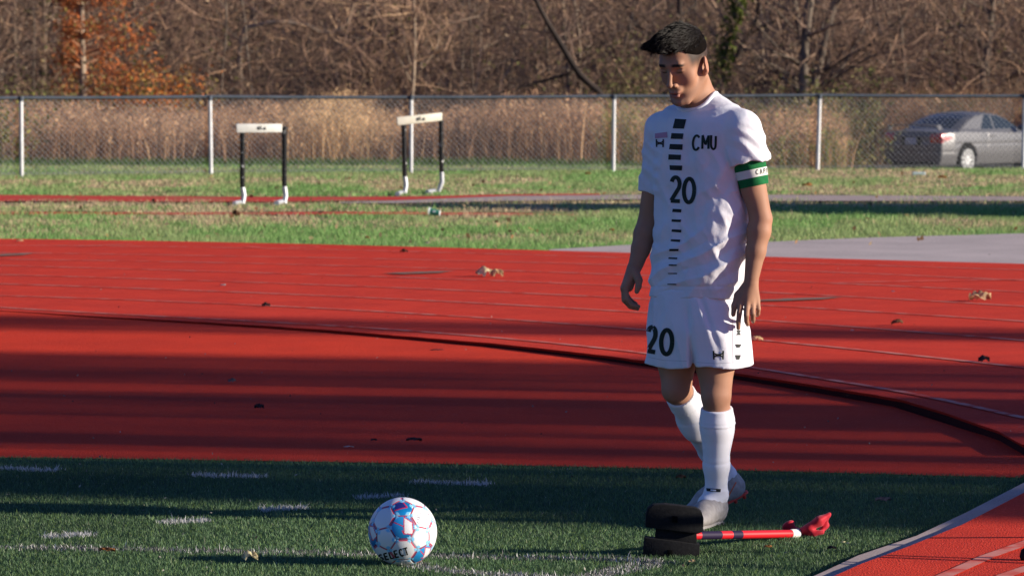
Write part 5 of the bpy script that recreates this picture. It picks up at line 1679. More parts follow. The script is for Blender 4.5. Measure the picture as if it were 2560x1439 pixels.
def player():
    root = empty('person', tuple(PERSON))
    tag(root, 'young man in white number 20 football kit with green captain armband, looking down', 'person')
    body = build_body(root)
    build_hair(root)
    jo, JV, JF = build_jersey(root)
    so, SV, SF = build_shorts(root)
    W = lambda V, F: BVHTree.FromPolygons([Vector(p) for p in V], [tuple(int(i) for i in f) for f in F])
    inv = Matrix.Translation(-Vector(PERSON))
    jb, sb = W(JV, JF), W(SV, SF)
    ink, grn = MT['ink'], MT['ink_green']
    # chest stripe of black bars that thins out downwards
    bars = [[(1688, 297), (1716, 299), (1710, 322), (1682, 321)], [(1679, 333), (1709, 334), (1707, 348), (1677, 347)], [(1675, 360), (1707, 361), (1706, 375), (1673, 373)],
            [(1672, 386), (1703, 387), (1702, 400), (1671, 399)], [(1674, 413), (1706, 414), (1705, 426), (1675, 425)],
            [(1682, 522), (1704, 523), (1703, 531), (1681, 530)], [(1680, 548), (1703, 549), (1702, 555), (1679, 554)], [(1680, 573), (1704, 574), (1703, 581), (1679, 579)],
            [(1678, 598), (1701, 599), (1700, 605), (1677, 603)], [(1674, 622), (1697, 622), (1696, 627), (1673, 627)], [(1672, 643), (1694, 644), (1693, 648), (1671, 647)],
            [(1672, 661), (1692, 661), (1692, 664), (1672, 664)], [(1670, 682), (1693, 682), (1693, 685), (1670, 684)], [(1669, 709), (1691, 709), (1691, 711.5), (1669, 711.5)]]
    for q in bars: project('chest_bar', [rect_fill(q)], jb, ink, jo, inv=inv)
    def numeral(c, q, w):
        return [([tuple(quad_map(q, x, y)) for x, y in pl], w) for pl in glyph(c)]
    project('number', numeral('2', [(1677, 438), (1703, 440), (1702, 507), (1674, 506)], 10) + numeral('0', [(1707, 442), (1741, 443), (1739, 510), (1705, 510)], 10), jb, grn, jo, inv=inv)
    letters = [('C', [(1731, 338), (1753, 335), (1751, 376), (1730, 379)]), ('M', [(1755, 336), (1774, 337), (1773, 373), (1754, 373)]), ('U', [(1776, 337), (1792, 340), (1791, 377), (1775, 374)])]
    for c, q in letters: project('letter', numeral(c, q, 5.6), jb, grn, jo, inv=inv, step=2.5)
    # interlocking arcs emblem, on chest and shorts
    def emblem(cx, cy, w, h, t):
        return [(arc(cx, cy + h * 0.66, w * 0.5, h * 0.62, 25, 155, 12), [t * .5, t, t * 1.3, t, t * .5]), (arc(cx, cy - h * 0.66, w * 0.5, h * 0.62, 205, 335, 12), [t * .5, t, t * 1.3, t, t * .5]),
                ([(cx - w * 0.43, cy - h * 0.55), (cx - w * 0.40, cy + h * 0.55)], t * 1.1), ([(cx + w * 0.43, cy - h * 0.55), (cx + w * 0.40, cy + h * 0.55)], t * 1.1)]
    project('emblem', emblem(1650, 358, 20, 18, 3.2), jb, ink, jo, step=1.5, inv=inv)
    project('patch', [rect_fill([(1638, 334), (1668, 330), (1669, 344), (1638, 346)])], jb, MT['pink'], jo, inv=inv)
    project('number', numeral('2', [(1619, 812), (1643, 814), (1640, 884), (1617, 880)], 11) + numeral('0', [(1650, 820), (1686, 820), (1684, 890), (1648, 888)], 11), sb, grn, so, inv=inv)
    project('emblem', emblem(1796, 887, 28, 20, 3.6), sb, ink, so, step=1.5, inv=inv)
    project('side_mark', [rect_fill([(1841, 825), (1852, 825), (1849, 831), (1844, 831)]), rect_fill([(1844, 831), (1849, 831), (1852, 837), (1841, 837)])], sb, ink, so, inv=inv)
    project('side_mark', [rect_fill([(1838, 860), (1854, 860), (1849, 868), (1842, 868)])], sb, ink, so, inv=inv)
    project('side_mark', [rect_fill([(1838, 887), (1852, 887), (1848, 898), (1841, 898)])], sb, ink, so, inv=inv)
    seam = mat('seam_thread', (0.50, 0.50, 0.55), 0.9, 0.05)
    project('seam', [([(1833, 748), (1832, 800), (1832, 850), (1833, 908)], 1.8), ([(1622, 892), (1660, 900), (1718, 902)], 1.2), ([(1742, 905), (1790, 908), (1870, 903)], 1.2)], sb, seam, so, inv=inv, off=0.0004)
    # armband: two green bands and a white one with the word
    ax = (ELL - SHL) / np.linalg.norm(ELL - SHL)
    c0 = SHL + (ELL - SHL) * 0.435
    e1 = np.cross(ax, FWD); e1 /= np.linalg.norm(e1); e2 = np.cross(ax, e1)
    tilt = np.array([0.10, 0, 0.0])
    ab = empty('armband', (0, 0, 0), parent=root)
    allV, allF = [], []
    for k, (t0, t1, m, nm) in enumerate(((-0.022, 0.006, MT['band'], 'green_stripe'), (0.006, 0.034, MT['bandw'], 'white_stripe'), (0.034, 0.063, MT['band'], 'green_stripe'))):
        V, F = [], []
        n, st = 40, 5
        for i in range(st + 1):
            t = t0 + (t1 - t0) * i / st
            r = 0.0580 - 0.085 * (t + 0.02) + (0.0012 if k == 1 else 0)
            for j in range(n):
                a = 2 * math.pi * j / n
                rr = r + 0.0012 * math.sin(5 * a + 40 * t)
                V.append(c0 + ax * t + e1 * math.cos(a) * rr + e2 * math.sin(a) * rr)
        for i in range(st):
            for j in range(n): F.append((i * n + j, i * n + (j + 1) % n, (i + 1) * n + (j + 1) % n, (i + 1) * n + j))
        allF += [tuple(x + len(allV) for x in f) for f in F]; allV += V
        link(nm, py_mesh(nm, np.array(V) - PERSON, F, smooth=True), m, ab)
    bb = BVHTree.FromPolygons([Vector(p) for p in allV], allF)
    project('lettering', numeral('C', [(1889, 424), (1896, 423), (1897, 436), (1890, 437)], 1.9) + numeral('A', [(1899, 422), (1905, 421), (1906, 435), (1900, 436)], 1.7) +
            numeral('P', [(1908, 421), (1913, 420), (1914, 433), (1909, 434)], 1.7) + numeral('T', [(1914.5, 420), (1918, 419), (1919, 432), (1915.5, 433)], 1.4), bb, ink, ab, step=1.5, inv=inv, off=0.0005)
    # socks and boots
    ko, KV, KF = build_sock(root, KNL, ANL, 0.050, np.array([0.010, 0.02, 0]))
    ko2, KV2, KF2 = build_sock(root, KNR, ANR, 0.036, np.array([0.45, 0.85, 0.1]) * 0.008)
    kb = W(KV, KF)
    project('sock_mark', [rect_fill([(1766, 1219), (1802, 1221), (1801, 1229), (1767, 1227)], 8, 2)], kb, ink, ko, inv=inv)
    project('sock_emblem', [([(1777, 1224), (1790, 1225)], 4.0)], kb, MT['sock'], ko, inv=inv, off=0.0030, step=2)
    hl = ANL + np.array([0.012, 0.050, 0]); hl[2] = 0.006
    bl = build_boot(root, hl, np.array([-0.42, -0.90, 0]), 0.0, sole='boot')
    hr = F3(1864, 1240, 0.40)
    br = build_boot(root, hr, np.array([-0.93, -0.37, 0]), math.radians(22))
    B = br[3]
    # orange flash on the side of the trailing boot
    rb = W(br[1], br[2])
    project('trim', [([(1817, 1246), (1828, 1226), (1840, 1204)], 3.0)], rb, MT['boot_orange'], br[0], inv=inv, step=2)
    return root
player()
# ------------------------------------------------------------------ football
MT.update(
    ball=mat('ball_cover', (1, 1, 1), 0.38, 0.45, attr=True, bump=0.06, bscale=900, bdist=0.0006),
    rubber=mat('black_rubber', (0.010, 0.010, 0.011), 0.9, 0.12, (0.015, 0.015, 0.016), 90, 4, bump=0.4, bscale=180, bdist=0.002),
    pole_red=mat('red_pole', (0.62, 0.012, 0.02), 0.45, 0.3),
    pole_navy=mat('navy_band', (0.020, 0.012, 0.040), 0.6, 0.2),
    tape=mat('white_tape', (0.74, 0.72, 0.66), 0.7, 0.25, bump=0.4, bscale=120, bdist=0.003),
    flag=mat('red_flag_cloth', (0.55, 0.012, 0.03), 0.65, 0.25, (0.45, 0.010, 0.024), 30, 3, bump=0.2, bscale=80, bdist=0.003, sheen=0.15),
    hurdle_black=mat('hurdle_black', (0.012, 0.012, 0.012), 0.25, 0.5, (0.5, 0.5, 0.48), 14, 5, 0.60, 0.66, bump=0.25, bscale=40, bdist=0.004),  # pale patches: worn paint, with sun glints on the legs painted in
    hurdle_white=mat('hurdle_white', (0.66, 0.66, 0.62), 0.5, 0.35, (0.56, 0.55, 0.50), 9, 5),
    hurdle_cream=mat('hurdle_cream', (0.76, 0.73, 0.60), 0.5, 0.35, (0.66, 0.63, 0.50), 9, 5),
    galv=mat('galvanised_foot', (0.52, 0.53, 0.55), 0.4, 0.5, metal=0.35),
)

def make_ball():
    R = 0.1105
    Yb = min(np.linspace(11.8, 12.6, 400), key=lambda q: abs(fp(1006.5, 1328, q)[2] - R - 0.004))
    c = fp(1006.5, 1328, Yb)
    root = empty('football', tuple(c))
    tag(root, 'white and blue football with thin red seams standing on the corner line', 'ball')
    phi = (1 + 5 ** 0.5) / 2
    iv = np.array([(0, a, b * phi) for a in (-1, 1) for b in (-1, 1)] + [(a, b * phi, 0) for a in (-1, 1) for b in (-1, 1)] + [(b * phi, 0, a) for a in (-1, 1) for b in (-1, 1)], float)
    iv /= np.linalg.norm(iv, axis=1)[:, None]
    D = np.linalg.norm(iv[:, None] - iv[None], axis=2)
    el = D[D > 0.1].min()
    nb = [[j for j in range(12) if 0 < D[i, j] < el * 1.1] for i in range(12)]
    faces = sorted({tuple(sorted((i, j, k))) for i in range(12) for j in nb[i] for k in nb[i] if k in nb[j]})
    g = iv[list(faces[0])].sum(0); g /= np.linalg.norm(g); p = iv[faces[0][0]]
    # aim: hexagon axis g to the viewer, tilted up; pentagon p above it
    n = np.array([0, 0, CAMH]) - c; n /= np.linalg.norm(n)
    r = np.cross([0, 0, 1.0], n); r /= np.linalg.norm(r); u = np.cross(n, r)
    t1 = n * math.sqrt(1 - 0.13 ** 2 - 0.01 ** 2) + u * 0.13 + r * 0.01; t1 /= np.linalg.norm(t1)
    t2 = u - t1 * (u @ t1); t2 /= np.linalg.norm(t2); t2 = t2 * math.cos(0.02) - np.cross(t1, t2) * math.sin(-0.02); t3 = np.cross(t1, t2)
    s2 = p - g * (p @ g); s2 /= np.linalg.norm(s2); s3 = np.cross(g, s2)
    Rm = np.stack([t1, t2, t3], 1) @ np.stack([g, s2, s3], 1).T
    iv = iv @ Rm.T
    W, B, Lb, N, Rd = [np.array(q) for q in ((0.80, 0.80, 0.80), (0.005, 0.23, 0.55), (0.22, 0.60, 0.88), (0.018, 0.028, 0.20), (0.60, 0.018, 0.055))]
    polys = []
    for i in range(12):
        cs = [iv[i] * 2 / 3 + iv[j] / 3 for j in nb[i]]; polys.append(('pent', i, cs))
    for f in faces:
        i, j, k = f
        cs = []
        for a, b in ((i, j), (j, k), (k, i)):
            cs += [iv[a] * 2 / 3 + iv[b] / 3, iv[b] * 2 / 3 + iv[a] / 3]
        polys.append(('hex', f, cs))
    V_all, F_all = [], []
    rng = np.random.default_rng(2)
    def inside(x, y, poly):
        w = np.zeros(x.shape, bool)
        for (x1, y1), (x2, y2) in zip(poly, poly[1:] + poly[:1]):
            cc = ((y1 > y) != (y2 > y)); w ^= cc & (x < (x2 - x1) * (y - y1) / ((y2 - y1) or 1e-9) + x1)
        return w
    def seg_d(x, y, a, b):
        ax, ay = a; bx, by = b
        t = np.clip(((x - ax) * (bx - ax) + (y - ay) * (by - ay)) / ((bx - ax) ** 2 + (by - ay) ** 2), 0, 1)
        return np.hypot(x - ax - t * (bx - ax), y - ay - t * (by - ay))
    for kind, key, cs in polys:
        cs = [q / np.linalg.norm(q) for q in cs]
        m = np.mean(cs, 0); m /= np.linalg.norm(m)
        up = u - m * (u @ m)
        if np.linalg.norm(up) < 0.2: up = n - m * (n @ m)
        up /= np.linalg.norm(up); rt = np.cross(up, m)
        ang = [math.atan2(q @ up, q @ rt) for q in cs]
        cs = [cs[i] for i in np.argsort(ang)]
        vx, vy, vz = m @ r, m @ u, m @ n          # where the panel sits on the visible disc
        k = len(cs); nr, ns = 22, 16
        V, idx = [m], {}
        for e in range(k):
            for a in range(1, nr + 1):
                for b in range(ns):
                    q = m * (1 - a / nr) + (cs[e] * (1 - b / ns) + cs[(e + 1) % k] * (b / ns)) * (a / nr)
                    idx[e, a, b] = len(V); V.append(q / np.linalg.norm(q))
        V = np.array(V)
        rr = np.zeros(len(V)); ss = np.zeros(len(V))
        for (e, a, b), i in idx.items(): rr[i] = a / nr; ss[i] = min(b, ns - b) / ns
        X, Yy = V @ rt, V @ up
        ins = 0.38 if kind == 'hex' else 0.30
        if kind == 'pent':
            style = 'navy' if (vz > 0.3 and vy > 0.5) else 'white'
        else:
            near = lambda a, b: vz > 0 and math.hypot(vx - a, vy - b) < 0.17
            if near(0.01, 0.13): style = 'blue'
            elif near(0.60, -0.65) or near(-0.86, -0.08) or vz < -0.1 and rng.random() < 0.4 or near(-0.62, 0.66) and False: style = 'blue'
            elif vz > 0 and vx < -0.7: style = 'blue'
            else: style = 'white'
        T = np.repeat(W[None], len(V), 0)
        if style == 'blue':
            gr = np.clip(0.5 + (Yy * 0.9 - X * 0.3) / 0.6, 0, 1)[:, None]
            T = B * (0.65 + 0.5 * gr) + Lb * 0.10 * gr
            quad = [(0.03, 0.30), (0.27, 0.14), (0.30, -0.20), (0.03, -0.19)]
            if not (vz > 0 and abs(vx) < 0.2):
                a = 0.5
                quad = [(x * math.cos(a) - y * math.sin(a), x * math.sin(a) + y * math.cos(a)) for x, y in quad]
            T = np.where(inside(X, Yy, quad)[:, None], W, T)
            dd = np.minimum.reduce([seg_d(X, Yy, quad[i], quad[(i + 1) % 4]) for i in range(4)] + [seg_d(X, Yy, quad[3], (-0.02, -0.10)), seg_d(X, Yy, (0.02, 0.02), (-0.28, 0.16))])
            T = np.where((dd < 0.014)[:, None], Rd, T)
        if style == 'navy':
            T = B * (0.75 + 0.4 * np.clip(-Yy / 0.3, 0, 1))[:, None] + 0 * T
            quad = [(-0.24, 0.14), (-0.05, 0.24), (0.04, 0.24), (0.13, -0.02), (-0.22, -0.12)]
            T = np.where(inside(X, Yy, quad)[:, None], N, T)
            dd = np.minimum.reduce([seg_d(X, Yy, (0.0, 0.26), (0.14, 0.0)), seg_d(X, Yy, (0.14, 0.0), (-0.22, -0.11))])
            T = np.where((dd < 0.018)[:, None], Rd, T)
        corner = (rr > 0.80) & (ss < 0.18 - (1 - rr) * 0.3)
        if kind == 'pent':
            corner = (rr > 0.66) & (ss < 0.34 - (1 - rr) * 0.75)
            T = np.where(corner[:, None], np.where((rr > 0.93)[:, None], W * 0.9, Lb), T)
            if style == 'white': T = np.where(((rr > 0.965) & ~corner)[:, None], Lb * 0.9, T)
        else:
            T = np.where(corner[:, None], Lb * 0.85 + 0.05, T)
            T = np.where(((rr > 0.87) & (rr < 0.955) & ~corner)[:, None], Rd * (0.6 if style == 'blue' else 1.0), T)
            T = np.where(((rr >= 0.955) & ~corner)[:, None], Lb * 0.8, T)
        T = np.where((rr > 0.985)[:, None], T * 0.55, T)
        rad = R * (1 - 0.010 * smoothstep(0.88, 1.0, rr))
        F = []
        for e in range(k):
            for b in range(ns):
                nx = (e, b + 1) if b + 1 < ns else ((e + 1) % k, 0)
                F.append((0, idx[e, 1, b], idx[nx[0], 1, nx[1]], idx[nx[0], 1, nx[1]]))
                for a in range(1, nr):
                    F.append((idx[e, a, b], idx[e, a + 1, b], idx[nx[0], a + 1, nx[1]], idx[nx[0], a, nx[1]]))
        P = V * rad[:, None]
        F = [f if f[2] != f[3] else f[:3] for f in F]
        me = py_mesh('panel', P, F, smooth=True)
        at = me.color_attributes.new('tint', 'FLOAT_COLOR', 'POINT')
        cc = np.ones((len(P), 4), dtype=np.float32); cc[:, :3] = T
        at.data.foreach_set('color', cc.ravel())
        link('panel', me, MT['ball'], root)
        F_all += [tuple(i + len(V_all) for i in f) for f in F]; V_all += [Vector(q + c) for q in P]
    bv = BVHTree.FromPolygons(V_all, F_all)
    inv = Matrix.Translation(-Vector(c))
    q = [(944, 1386), (1019, 1366), (1025, 1385), (950, 1402)]
    project('lettering', text_strokes('SELECT', q, 3.6, 0.20), bv, MT['ink'], root, off=0.0006, step=1.5, inv=inv)
    pencil = mat('pen_scribble', (0.32, 0.32, 0.38), 0.6, 0.2)
    project('handwriting', text_strokes('CMU', [(1044, 1310), (1040, 1279), (1053, 1278), (1059, 1308)], 1.2, 0.2), bv, pencil, root, off=0.0006, step=1.5, inv=inv)
    project('handwriting', text_strokes('MS', [(1063, 1308), (1061, 1281), (1072, 1281), (1075, 1306)], 1.2, 0.25), bv, pencil, root, off=0.0006, step=1.5, inv=inv)
make_ball()

# ------------------------------------------------------------------ fallen corner flag on its rubber base
def prism_px(px_poly, Y, depth, bev=0.006):
    bm = bmesh.new()
    a = [bm.verts.new(fp(x, y, Y)) for x, y in px_poly]
    f = bm.faces.new(a)
    r = bmesh.ops.extrude_face_region(bm, geom=[f])
    for e in r['geom']:
        if isinstance(e, bmesh.types.BMVert): e.co += Vector((0, depth, 0))
    bmesh.ops.recalc_face_normals(bm, faces=bm.faces[:])
    if bev:
        bmesh.ops.bevel(bm, geom=bm.edges[:], offset=bev, segments=2, affect='EDGES', profile=0.5)
    return bm
def bm_obj(name, bm, m, parent, org):
    me = bpy.data.meshes.new(name)
    bm.transform(Matrix.Translation(-Vector(org)))
    bm.to_mesh(me); bm.free()
    return auto_smooth(link(name, me, m, parent), 35)

def corner_flag():
    org = fp(1680, 1404, 12.34); org[2] = 0.0
    t = empty('corner_flag', tuple(org))
    tag(t, 'fallen red corner flag pole lying out of its black rubber base', 'corner flag')
    up = [(1614, 1317), (1615, 1288), (1620, 1271), (1633, 1262), (1662, 1260), (1700, 1264), (1742, 1270), (1754, 1278), (1759, 1294), (1758, 1328), (1744, 1334), (1690, 1327)]
    lo = [(1612, 1343), (1680, 1351), (1750, 1361), (1748, 1398), (1728, 1404), (1670, 1402), (1616, 1397), (1608, 1386)]
    base = bm_obj('base', prism_px(up, 12.33, 0.055, 0.003), MT['rubber'], t, org)
    bm_obj('base_foot', prism_px(lo, 12.325, 0.060, 0.003), MT['rubber'], base, org)
    bm_obj('base_core', prism_px([(1640, 1318), (1742, 1330), (1742, 1362), (1638, 1348)], 12.345, 0.035, 0.002), MT['rubber'], base, org)
    hole = mat('dark_hole', (0.003, 0.003, 0.003), 0.9, 0.05)
    for x, y in ((1688, 1297), (1676, 1381)):
        bm_obj('socket', prism_px([(x - 7, y - 8), (x + 6, y - 7), (x + 6, y + 8), (x - 7, y + 7)], 12.322, 0.012, 0.002), hole, base, org)
    a, b = np.array(fp(1652, 1339, 12.38)), np.array(fp(1988, 1333, 12.84))
    d = (b - a) / np.linalg.norm(b - a)
    pole = empty('pole', (0, 0, 0), parent=t)
    def at(px): return a + (b - a) * ((px - 1652) / (1988 - 1652))
    for x0, x1, m, nm in ((1652, 1746, 'pole_red', 'red_section'), (1746, 1797, 'pole_navy', 'navy_section'), (1797, 1824, 'pole_red', 'red_section'), (1824, 1849, 'pole_navy', 'navy_section'), (1849, 1984, 'pole_red', 'red_section')):
        auto_smooth(MB().tube([at(x0) - org, at(x1) - org], 0.0138, 16).build(nm, MT[m], pole, smooth=True))
    pts = [at(1976), at(1981), at(1987), at(1993), at(1998)]
    auto_smooth(MB().tube([p - org for p in pts], [0.0148, 0.0165, 0.0160, 0.0172, 0.0140], 14).build('tape', MT['tape'], t, smooth=True))
    v = Vol(b - [0.10, 0.12, 0.06], b + [0.17, 0.12, 0.12], 0.003)
    Q = lambda x, y, dd=0: fp(x, y, 12.86 + dd)
    v.chain([Q(1994, 1331), Q(2022, 1319, -0.01), Q(2048, 1302, -0.01), Q(2072, 1286, 0.0)], [0.011, 0.016, 0.019, 0.006], 0.010)
    v.chain([Q(1994, 1334), Q(2030, 1329, -0.02), Q(2056, 1331, -0.02)], [0.011, 0.012, 0.006], 0.010)
    v.chain([Q(2072, 1290, 0.0), Q(2062, 1312, 0.01), Q(2052, 1328, 0.0)], [0.005, 0.010, 0.008], 0.012)
    v.chain([Q(1990, 1324, 0.02), Q(1974, 1312, 0.03), Q(1964, 1314, 0.03)], [0.011, 0.014, 0.011], 0.012)
    sl, P = v.region(v.lo, v.lo + v.n * v.h)
    w = (P[..., 2] * 0.9 - P[..., 0] * 0.55)
    n = vnoise(P * [14, 20, 14], 1.0)
    v.f += (0.0030 * np.sin(w * 170 + 6 * n) + 0.002 * (np.abs(vnoise(P * 38, 1.0) - .5) - .2)).astype(np.float32)
    V, F = nets(v.f, v.lo, v.h)
    link('flag', np_mesh('flag', V - org, F, smooth=True), MT['flag'], t)
corner_flag()

# ------------------------------------------------------------------ hurdles
def hurdle(legs, board, mark, label, worn):
    """legs: [(x_top, y_top), (x_black_end, y), (x_bend, y), (x_foot, y_foot)] in photo pixels"""
    Y = CAMH * FPX / (legs[0][3][1] - 170.0)
    org = gp((legs[0][3][0] + legs[1][3][0]) / 2, legs[0][3][1], 0.0)
    t = empty('hurdle', tuple(org))
    tag(t, label, 'hurdle', 'track hurdles on the grass')
    Yl = [CAMH * FPX / (l[3][1] - 170.0) for l in legs]
    for l, y in zip(legs, Yl):
        up = empty('upright', (0, 0, 0), parent=t)
        P = [fp(a, b, y + 0.02) - org for a, b in l]
        auto_smooth(MB().tube([P[0], P[1]], 0.031, 14).build('black_tube', MT['hurdle_black'], up, smooth=True))
        # lower white tube bends forward into the foot that points at the camera
        bend = [P[1], P[1] * 0.45 + P[2] * 0.55, P[2], P[2] * 0.45 + P[3] * 0.55 + np.array([0.012, -0.02, -0.035]), P[3] + np.array([0, -0.02, 0.028])]
        dirf = np.array([P[3][0] - P[2][0], -0.12, 0])
        bend.append(P[3] + np.array([(P[3][0] - P[2][0]) * 0.9, -0.42, 0.026]))
        auto_smooth(MB().tube(bend, 0.030, 12).build('foot_tube', MT['galv'], up, smooth=True))
    b = [fp(x, y, q) - org for (x, y), q in zip(board, (Yl[0] - 0.05, Yl[0] + 0.19, Yl[0] + 0.19, Yl[0] - 0.05))]
    V = b + [p + np.array([-0.012, 0.028, 0]) for p in b]
    F = [(0, 1, 2, 3), (7, 6, 5, 4), (0, 4, 5, 1), (1, 5, 6, 2), (2, 6, 7, 3), (3, 7, 4, 0)]
    bm = bmesh.new()
    vs = [bm.verts.new(p) for p in V]
    for f in F: bm.faces.new([vs[i] for i in f])
    bmesh.ops.recalc_face_normals(bm, faces=bm.faces[:])
    bmesh.ops.bevel(bm, geom=bm.edges[:], offset=0.008, segments=2, affect='EDGES', profile=0.5)
    me = bpy.data.meshes.new('top_board'); bm.to_mesh(me); bm.free()
    bo = auto_smooth(link('top_board', me, MT[worn], t))
    bv = BVHTree.FromPolygons([Vector(p + org) for p in V], F)
    x, y, sl = mark
    inv = Matrix.Translation(-Vector(org))
    st = [([(x - 9, y - 4 + sl), (x - 9, y + 4 + sl)], 4.0), ([(x - 5, y - 4), (x - 1, y - 4)], 1.8), ([(x - 3, y - 4), (x - 3, y + 4)], 2.2), ([(x + 2, y + 3), (x + 8, y - 3), (x + 8, y + 4)], 1.8), ([(x + 2, y + 3), (x + 10, y + 3)], 1.5)]
    project('board_mark', st, bv, MT['ink'], bo, off=0.004, step=1.5, inv=inv)
    return t
hurdle([[(606, 314), (606, 468), (610, 488), (600, 512)], [(711, 316), (711, 466), (714, 488), (705, 510)]], [(591, 309.5), (706, 309.5), (706, 331), (592, 332)], (655, 320.5, 0),
       'level hurdle with a bright white bar on black legs, left of the other hurdle', 'hurdle_white')
hurdle([[(1009, 306), (1012, 441), (1015, 462), (1005, 487)], [(1102, 288), (1104, 430), (1105, 455), (1086, 483)]], [(992.5, 293), (1106, 281.5), (1106, 301.5), (994, 314)], (1053, 297, 1),
       'tilted hurdle with a cream bar in front of the middle fence post', 'hurdle_cream')

# ------------------------------------------------------------------ the silver car
MT.update(
    car=mat('silver_paint', (0.135, 0.133, 0.135), 0.36, 0.4, metal=0.25, coat=0.15),
    glass=mat('car_glass', (0.018, 0.026, 0.030), 0.08, 0.6),
    tail=mat('tail_light', (0.62, 0.012, 0.012), 0.18, 0.6, coat=0.6),
    clearl=mat('clear_lens', (0.45, 0.22, 0.20), 0.2, 0.6),
    tyre=mat('tyre', (0.015, 0.015, 0.015), 0.85, 0.2),
    rim=mat('alloy_rim', (0.62, 0.62, 0.61), 0.35, 0.5, metal=0.4),
    dark=mat('dark_plastic', (0.012, 0.012, 0.013), 0.6, 0.3),
    plate=mat('number_plate', (0.45, 0.47, 0.52), 0.5, 0.3),
)
def make_car():
    ang = math.radians(42)
    fw = np.array([math.sin(ang), math.cos(ang), 0]); rt = np.array([math.cos(ang), -math.sin(ang), 0])
    Yc = 85.0
    zg = -0.782
    corner = np.array([(2353 - CX) / FPX * Yc, Yc, zg])          # the rear right corner of the bumper
    org = corner - rt * 0.84
    t = empty('silver_car', tuple(org), -ang)
    tag(t, 'silver two door coupe parked beyond the fence at the right end', 'car')
    # local axes: x right, y forward, z up
    prof = np.array([(0.0, 0.60), (0.03, 0.86), (0.10, 0.955), (0.30, 0.985), (0.72, 1.00), (0.95, 1.01), (3.05, 0.97), (3.6, 0.90), (4.1, 0.80), (4.38, 0.62), (4.45, 0.40)])
    roof = np.array([(0.60, 0.98), (0.85, 1.10), (1.20, 1.255), (1.55, 1.355), (1.90, 1.395), (2.30, 1.385), (2.60, 1.325), (2.95, 1.17), (3.32, 0.97)])
    v = Vol((-1.02, -0.10, 0.10), (1.02, 4.60, 1.50), 0.022)
    sl, P = v.region(v.lo, v.lo + v.n * v.h)
    X, Yq, Z = np.abs(P[..., 0]), P[..., 1], P[..., 2]
    hw = np.interp(Yq, [0, 0.10, 0.5, 1.5, 3.2, 4.1, 4.45], [0.74, 0.80, 0.865, 0.885, 0.88, 0.82, 0.62])
    side = hw - 0.055 * np.clip((Z - 0.62) / 0.4, 0, 1.5) ** 2 - 0.06 * np.clip((0.50 - Z) / 0.3, 0, 1) ** 1.5
    top = np.interp(Yq, prof[:, 0], prof[:, 1]) - 0.05 * (X / 0.85) ** 3
    bot = 0.20
    d1 = np.maximum.reduce([X - side, Z - top, bot - Z, -Yq + 0.03 * ((Z - 0.55) / 0.3) ** 2 * 0.4 + 0.10 * (X / 0.85) ** 4, Yq - 4.45])
    rf = np.interp(Yq, roof[:, 0], roof[:, 1], left=0, right=0) - 0.045 * (X / 0.6) ** 2
    cw = 0.80 - 0.42 * np.clip(Z - 0.95, 0, 1)
    d2 = np.maximum.reduce([X - cw, Z - rf, 0.8 - Z, 0.62 - Yq, Yq - 3.35])
    k = 0.05
    h = np.clip(0.5 + 0.5 * (d1 - d2) / k, 0, 1)
    d = d1 * (1 - h) + d2 * h - k * h * (1 - h)
    # wheel arches
    for yw in (0.98, 3.62):
        aw = np.maximum(np.hypot(Yq - yw, Z - 0.315) - 0.365, 0.60 - X)
        d = np.maximum(d, -aw)
    # bumper crease and door gaps
    d = d + 0.010 * np.exp(-((Z - 0.50) / 0.018) ** 2) * (Yq < 0.9) + 0.010 * np.exp(-((Z - 0.67) / 0.02) ** 2) * (Yq > 0.5)
    d = d + 0.012 * np.exp(-((Yq - 1.72 - 0.05 * Z) / 0.012) ** 2) * (Z > 0.33) * (Z < 1.0) + 0.012 * np.exp(-((Z - 0.985) / 0.012) ** 2) * 0
    v.f = d.astype(np.float32)
    V, F = nets(v.f, v.lo, v.h)
    V = relax(V, F, 2, 0.4)
    C = V[F].mean(1)
    x, y, z = np.abs(C[:, 0]), C[:, 1], C[:, 2]
    rfz = np.interp(y, roof[:, 0], roof[:, 1]); cwz = 0.80 - 0.42 * np.clip(z - 0.95, 0, 1)
    onside = np.abs(x - cwz) < 0.035
    sidew = onside & (z > 1.00) & (z < rfz - 0.075) & (y > 1.62) & (y < 3.1) & (z < 1.03 + 1.05 * (y - 1.62))
    doorw = sidew & (y > 2.16); quarterw = sidew & (y < 2.10)
    rear = (y > 0.70) & (y < 1.50) & (np.abs(z - (rfz - 0.045 * (x / 0.6) ** 2)) < 0.04) & (x < 0.56 - 0.10 * (y - 0.70)) & ~onside
    frontw = (y > 2.62) & (y < 3.2) & (np.abs(z - (rfz - 0.045 * (x / 0.6) ** 2)) < 0.04) & (x < 0.58) & ~onside
    reg = {'window': quarterw, 'door_window': doorw, 'rear_window': rear, 'windscreen': frontw}
    left = np.ones(len(F), bool)
    def piece(name, msk, m, parent, off=0.0):
        f = F[msk]; u, ix = np.unique(f, return_inverse=True)
        return link(name, np_mesh(name, V[u], ix.reshape(f.shape), smooth=True), m, parent)
    for nm, msk in reg.items():
        left &= ~msk
        for s in ((-1, 1) if nm in ('window', 'door_window') else (0,)):
            q = msk & ((np.sign(C[:, 0]) == s) if s else True)
            if q.any(): piece(nm, q, MT['glass'], t)
    # tail lights wrap round the corner
    tl = (y < 0.66) & (z > 0.70 + 0.28 * np.clip(y - 0.05, 0, 1)) & (z < 0.915 - 0.16 * np.clip(y - 0.12, 0, 1) ) & (((x > 0.50) & (y < 0.20)) | ((x > 0.70) & (y < 0.46)))
    left &= ~tl
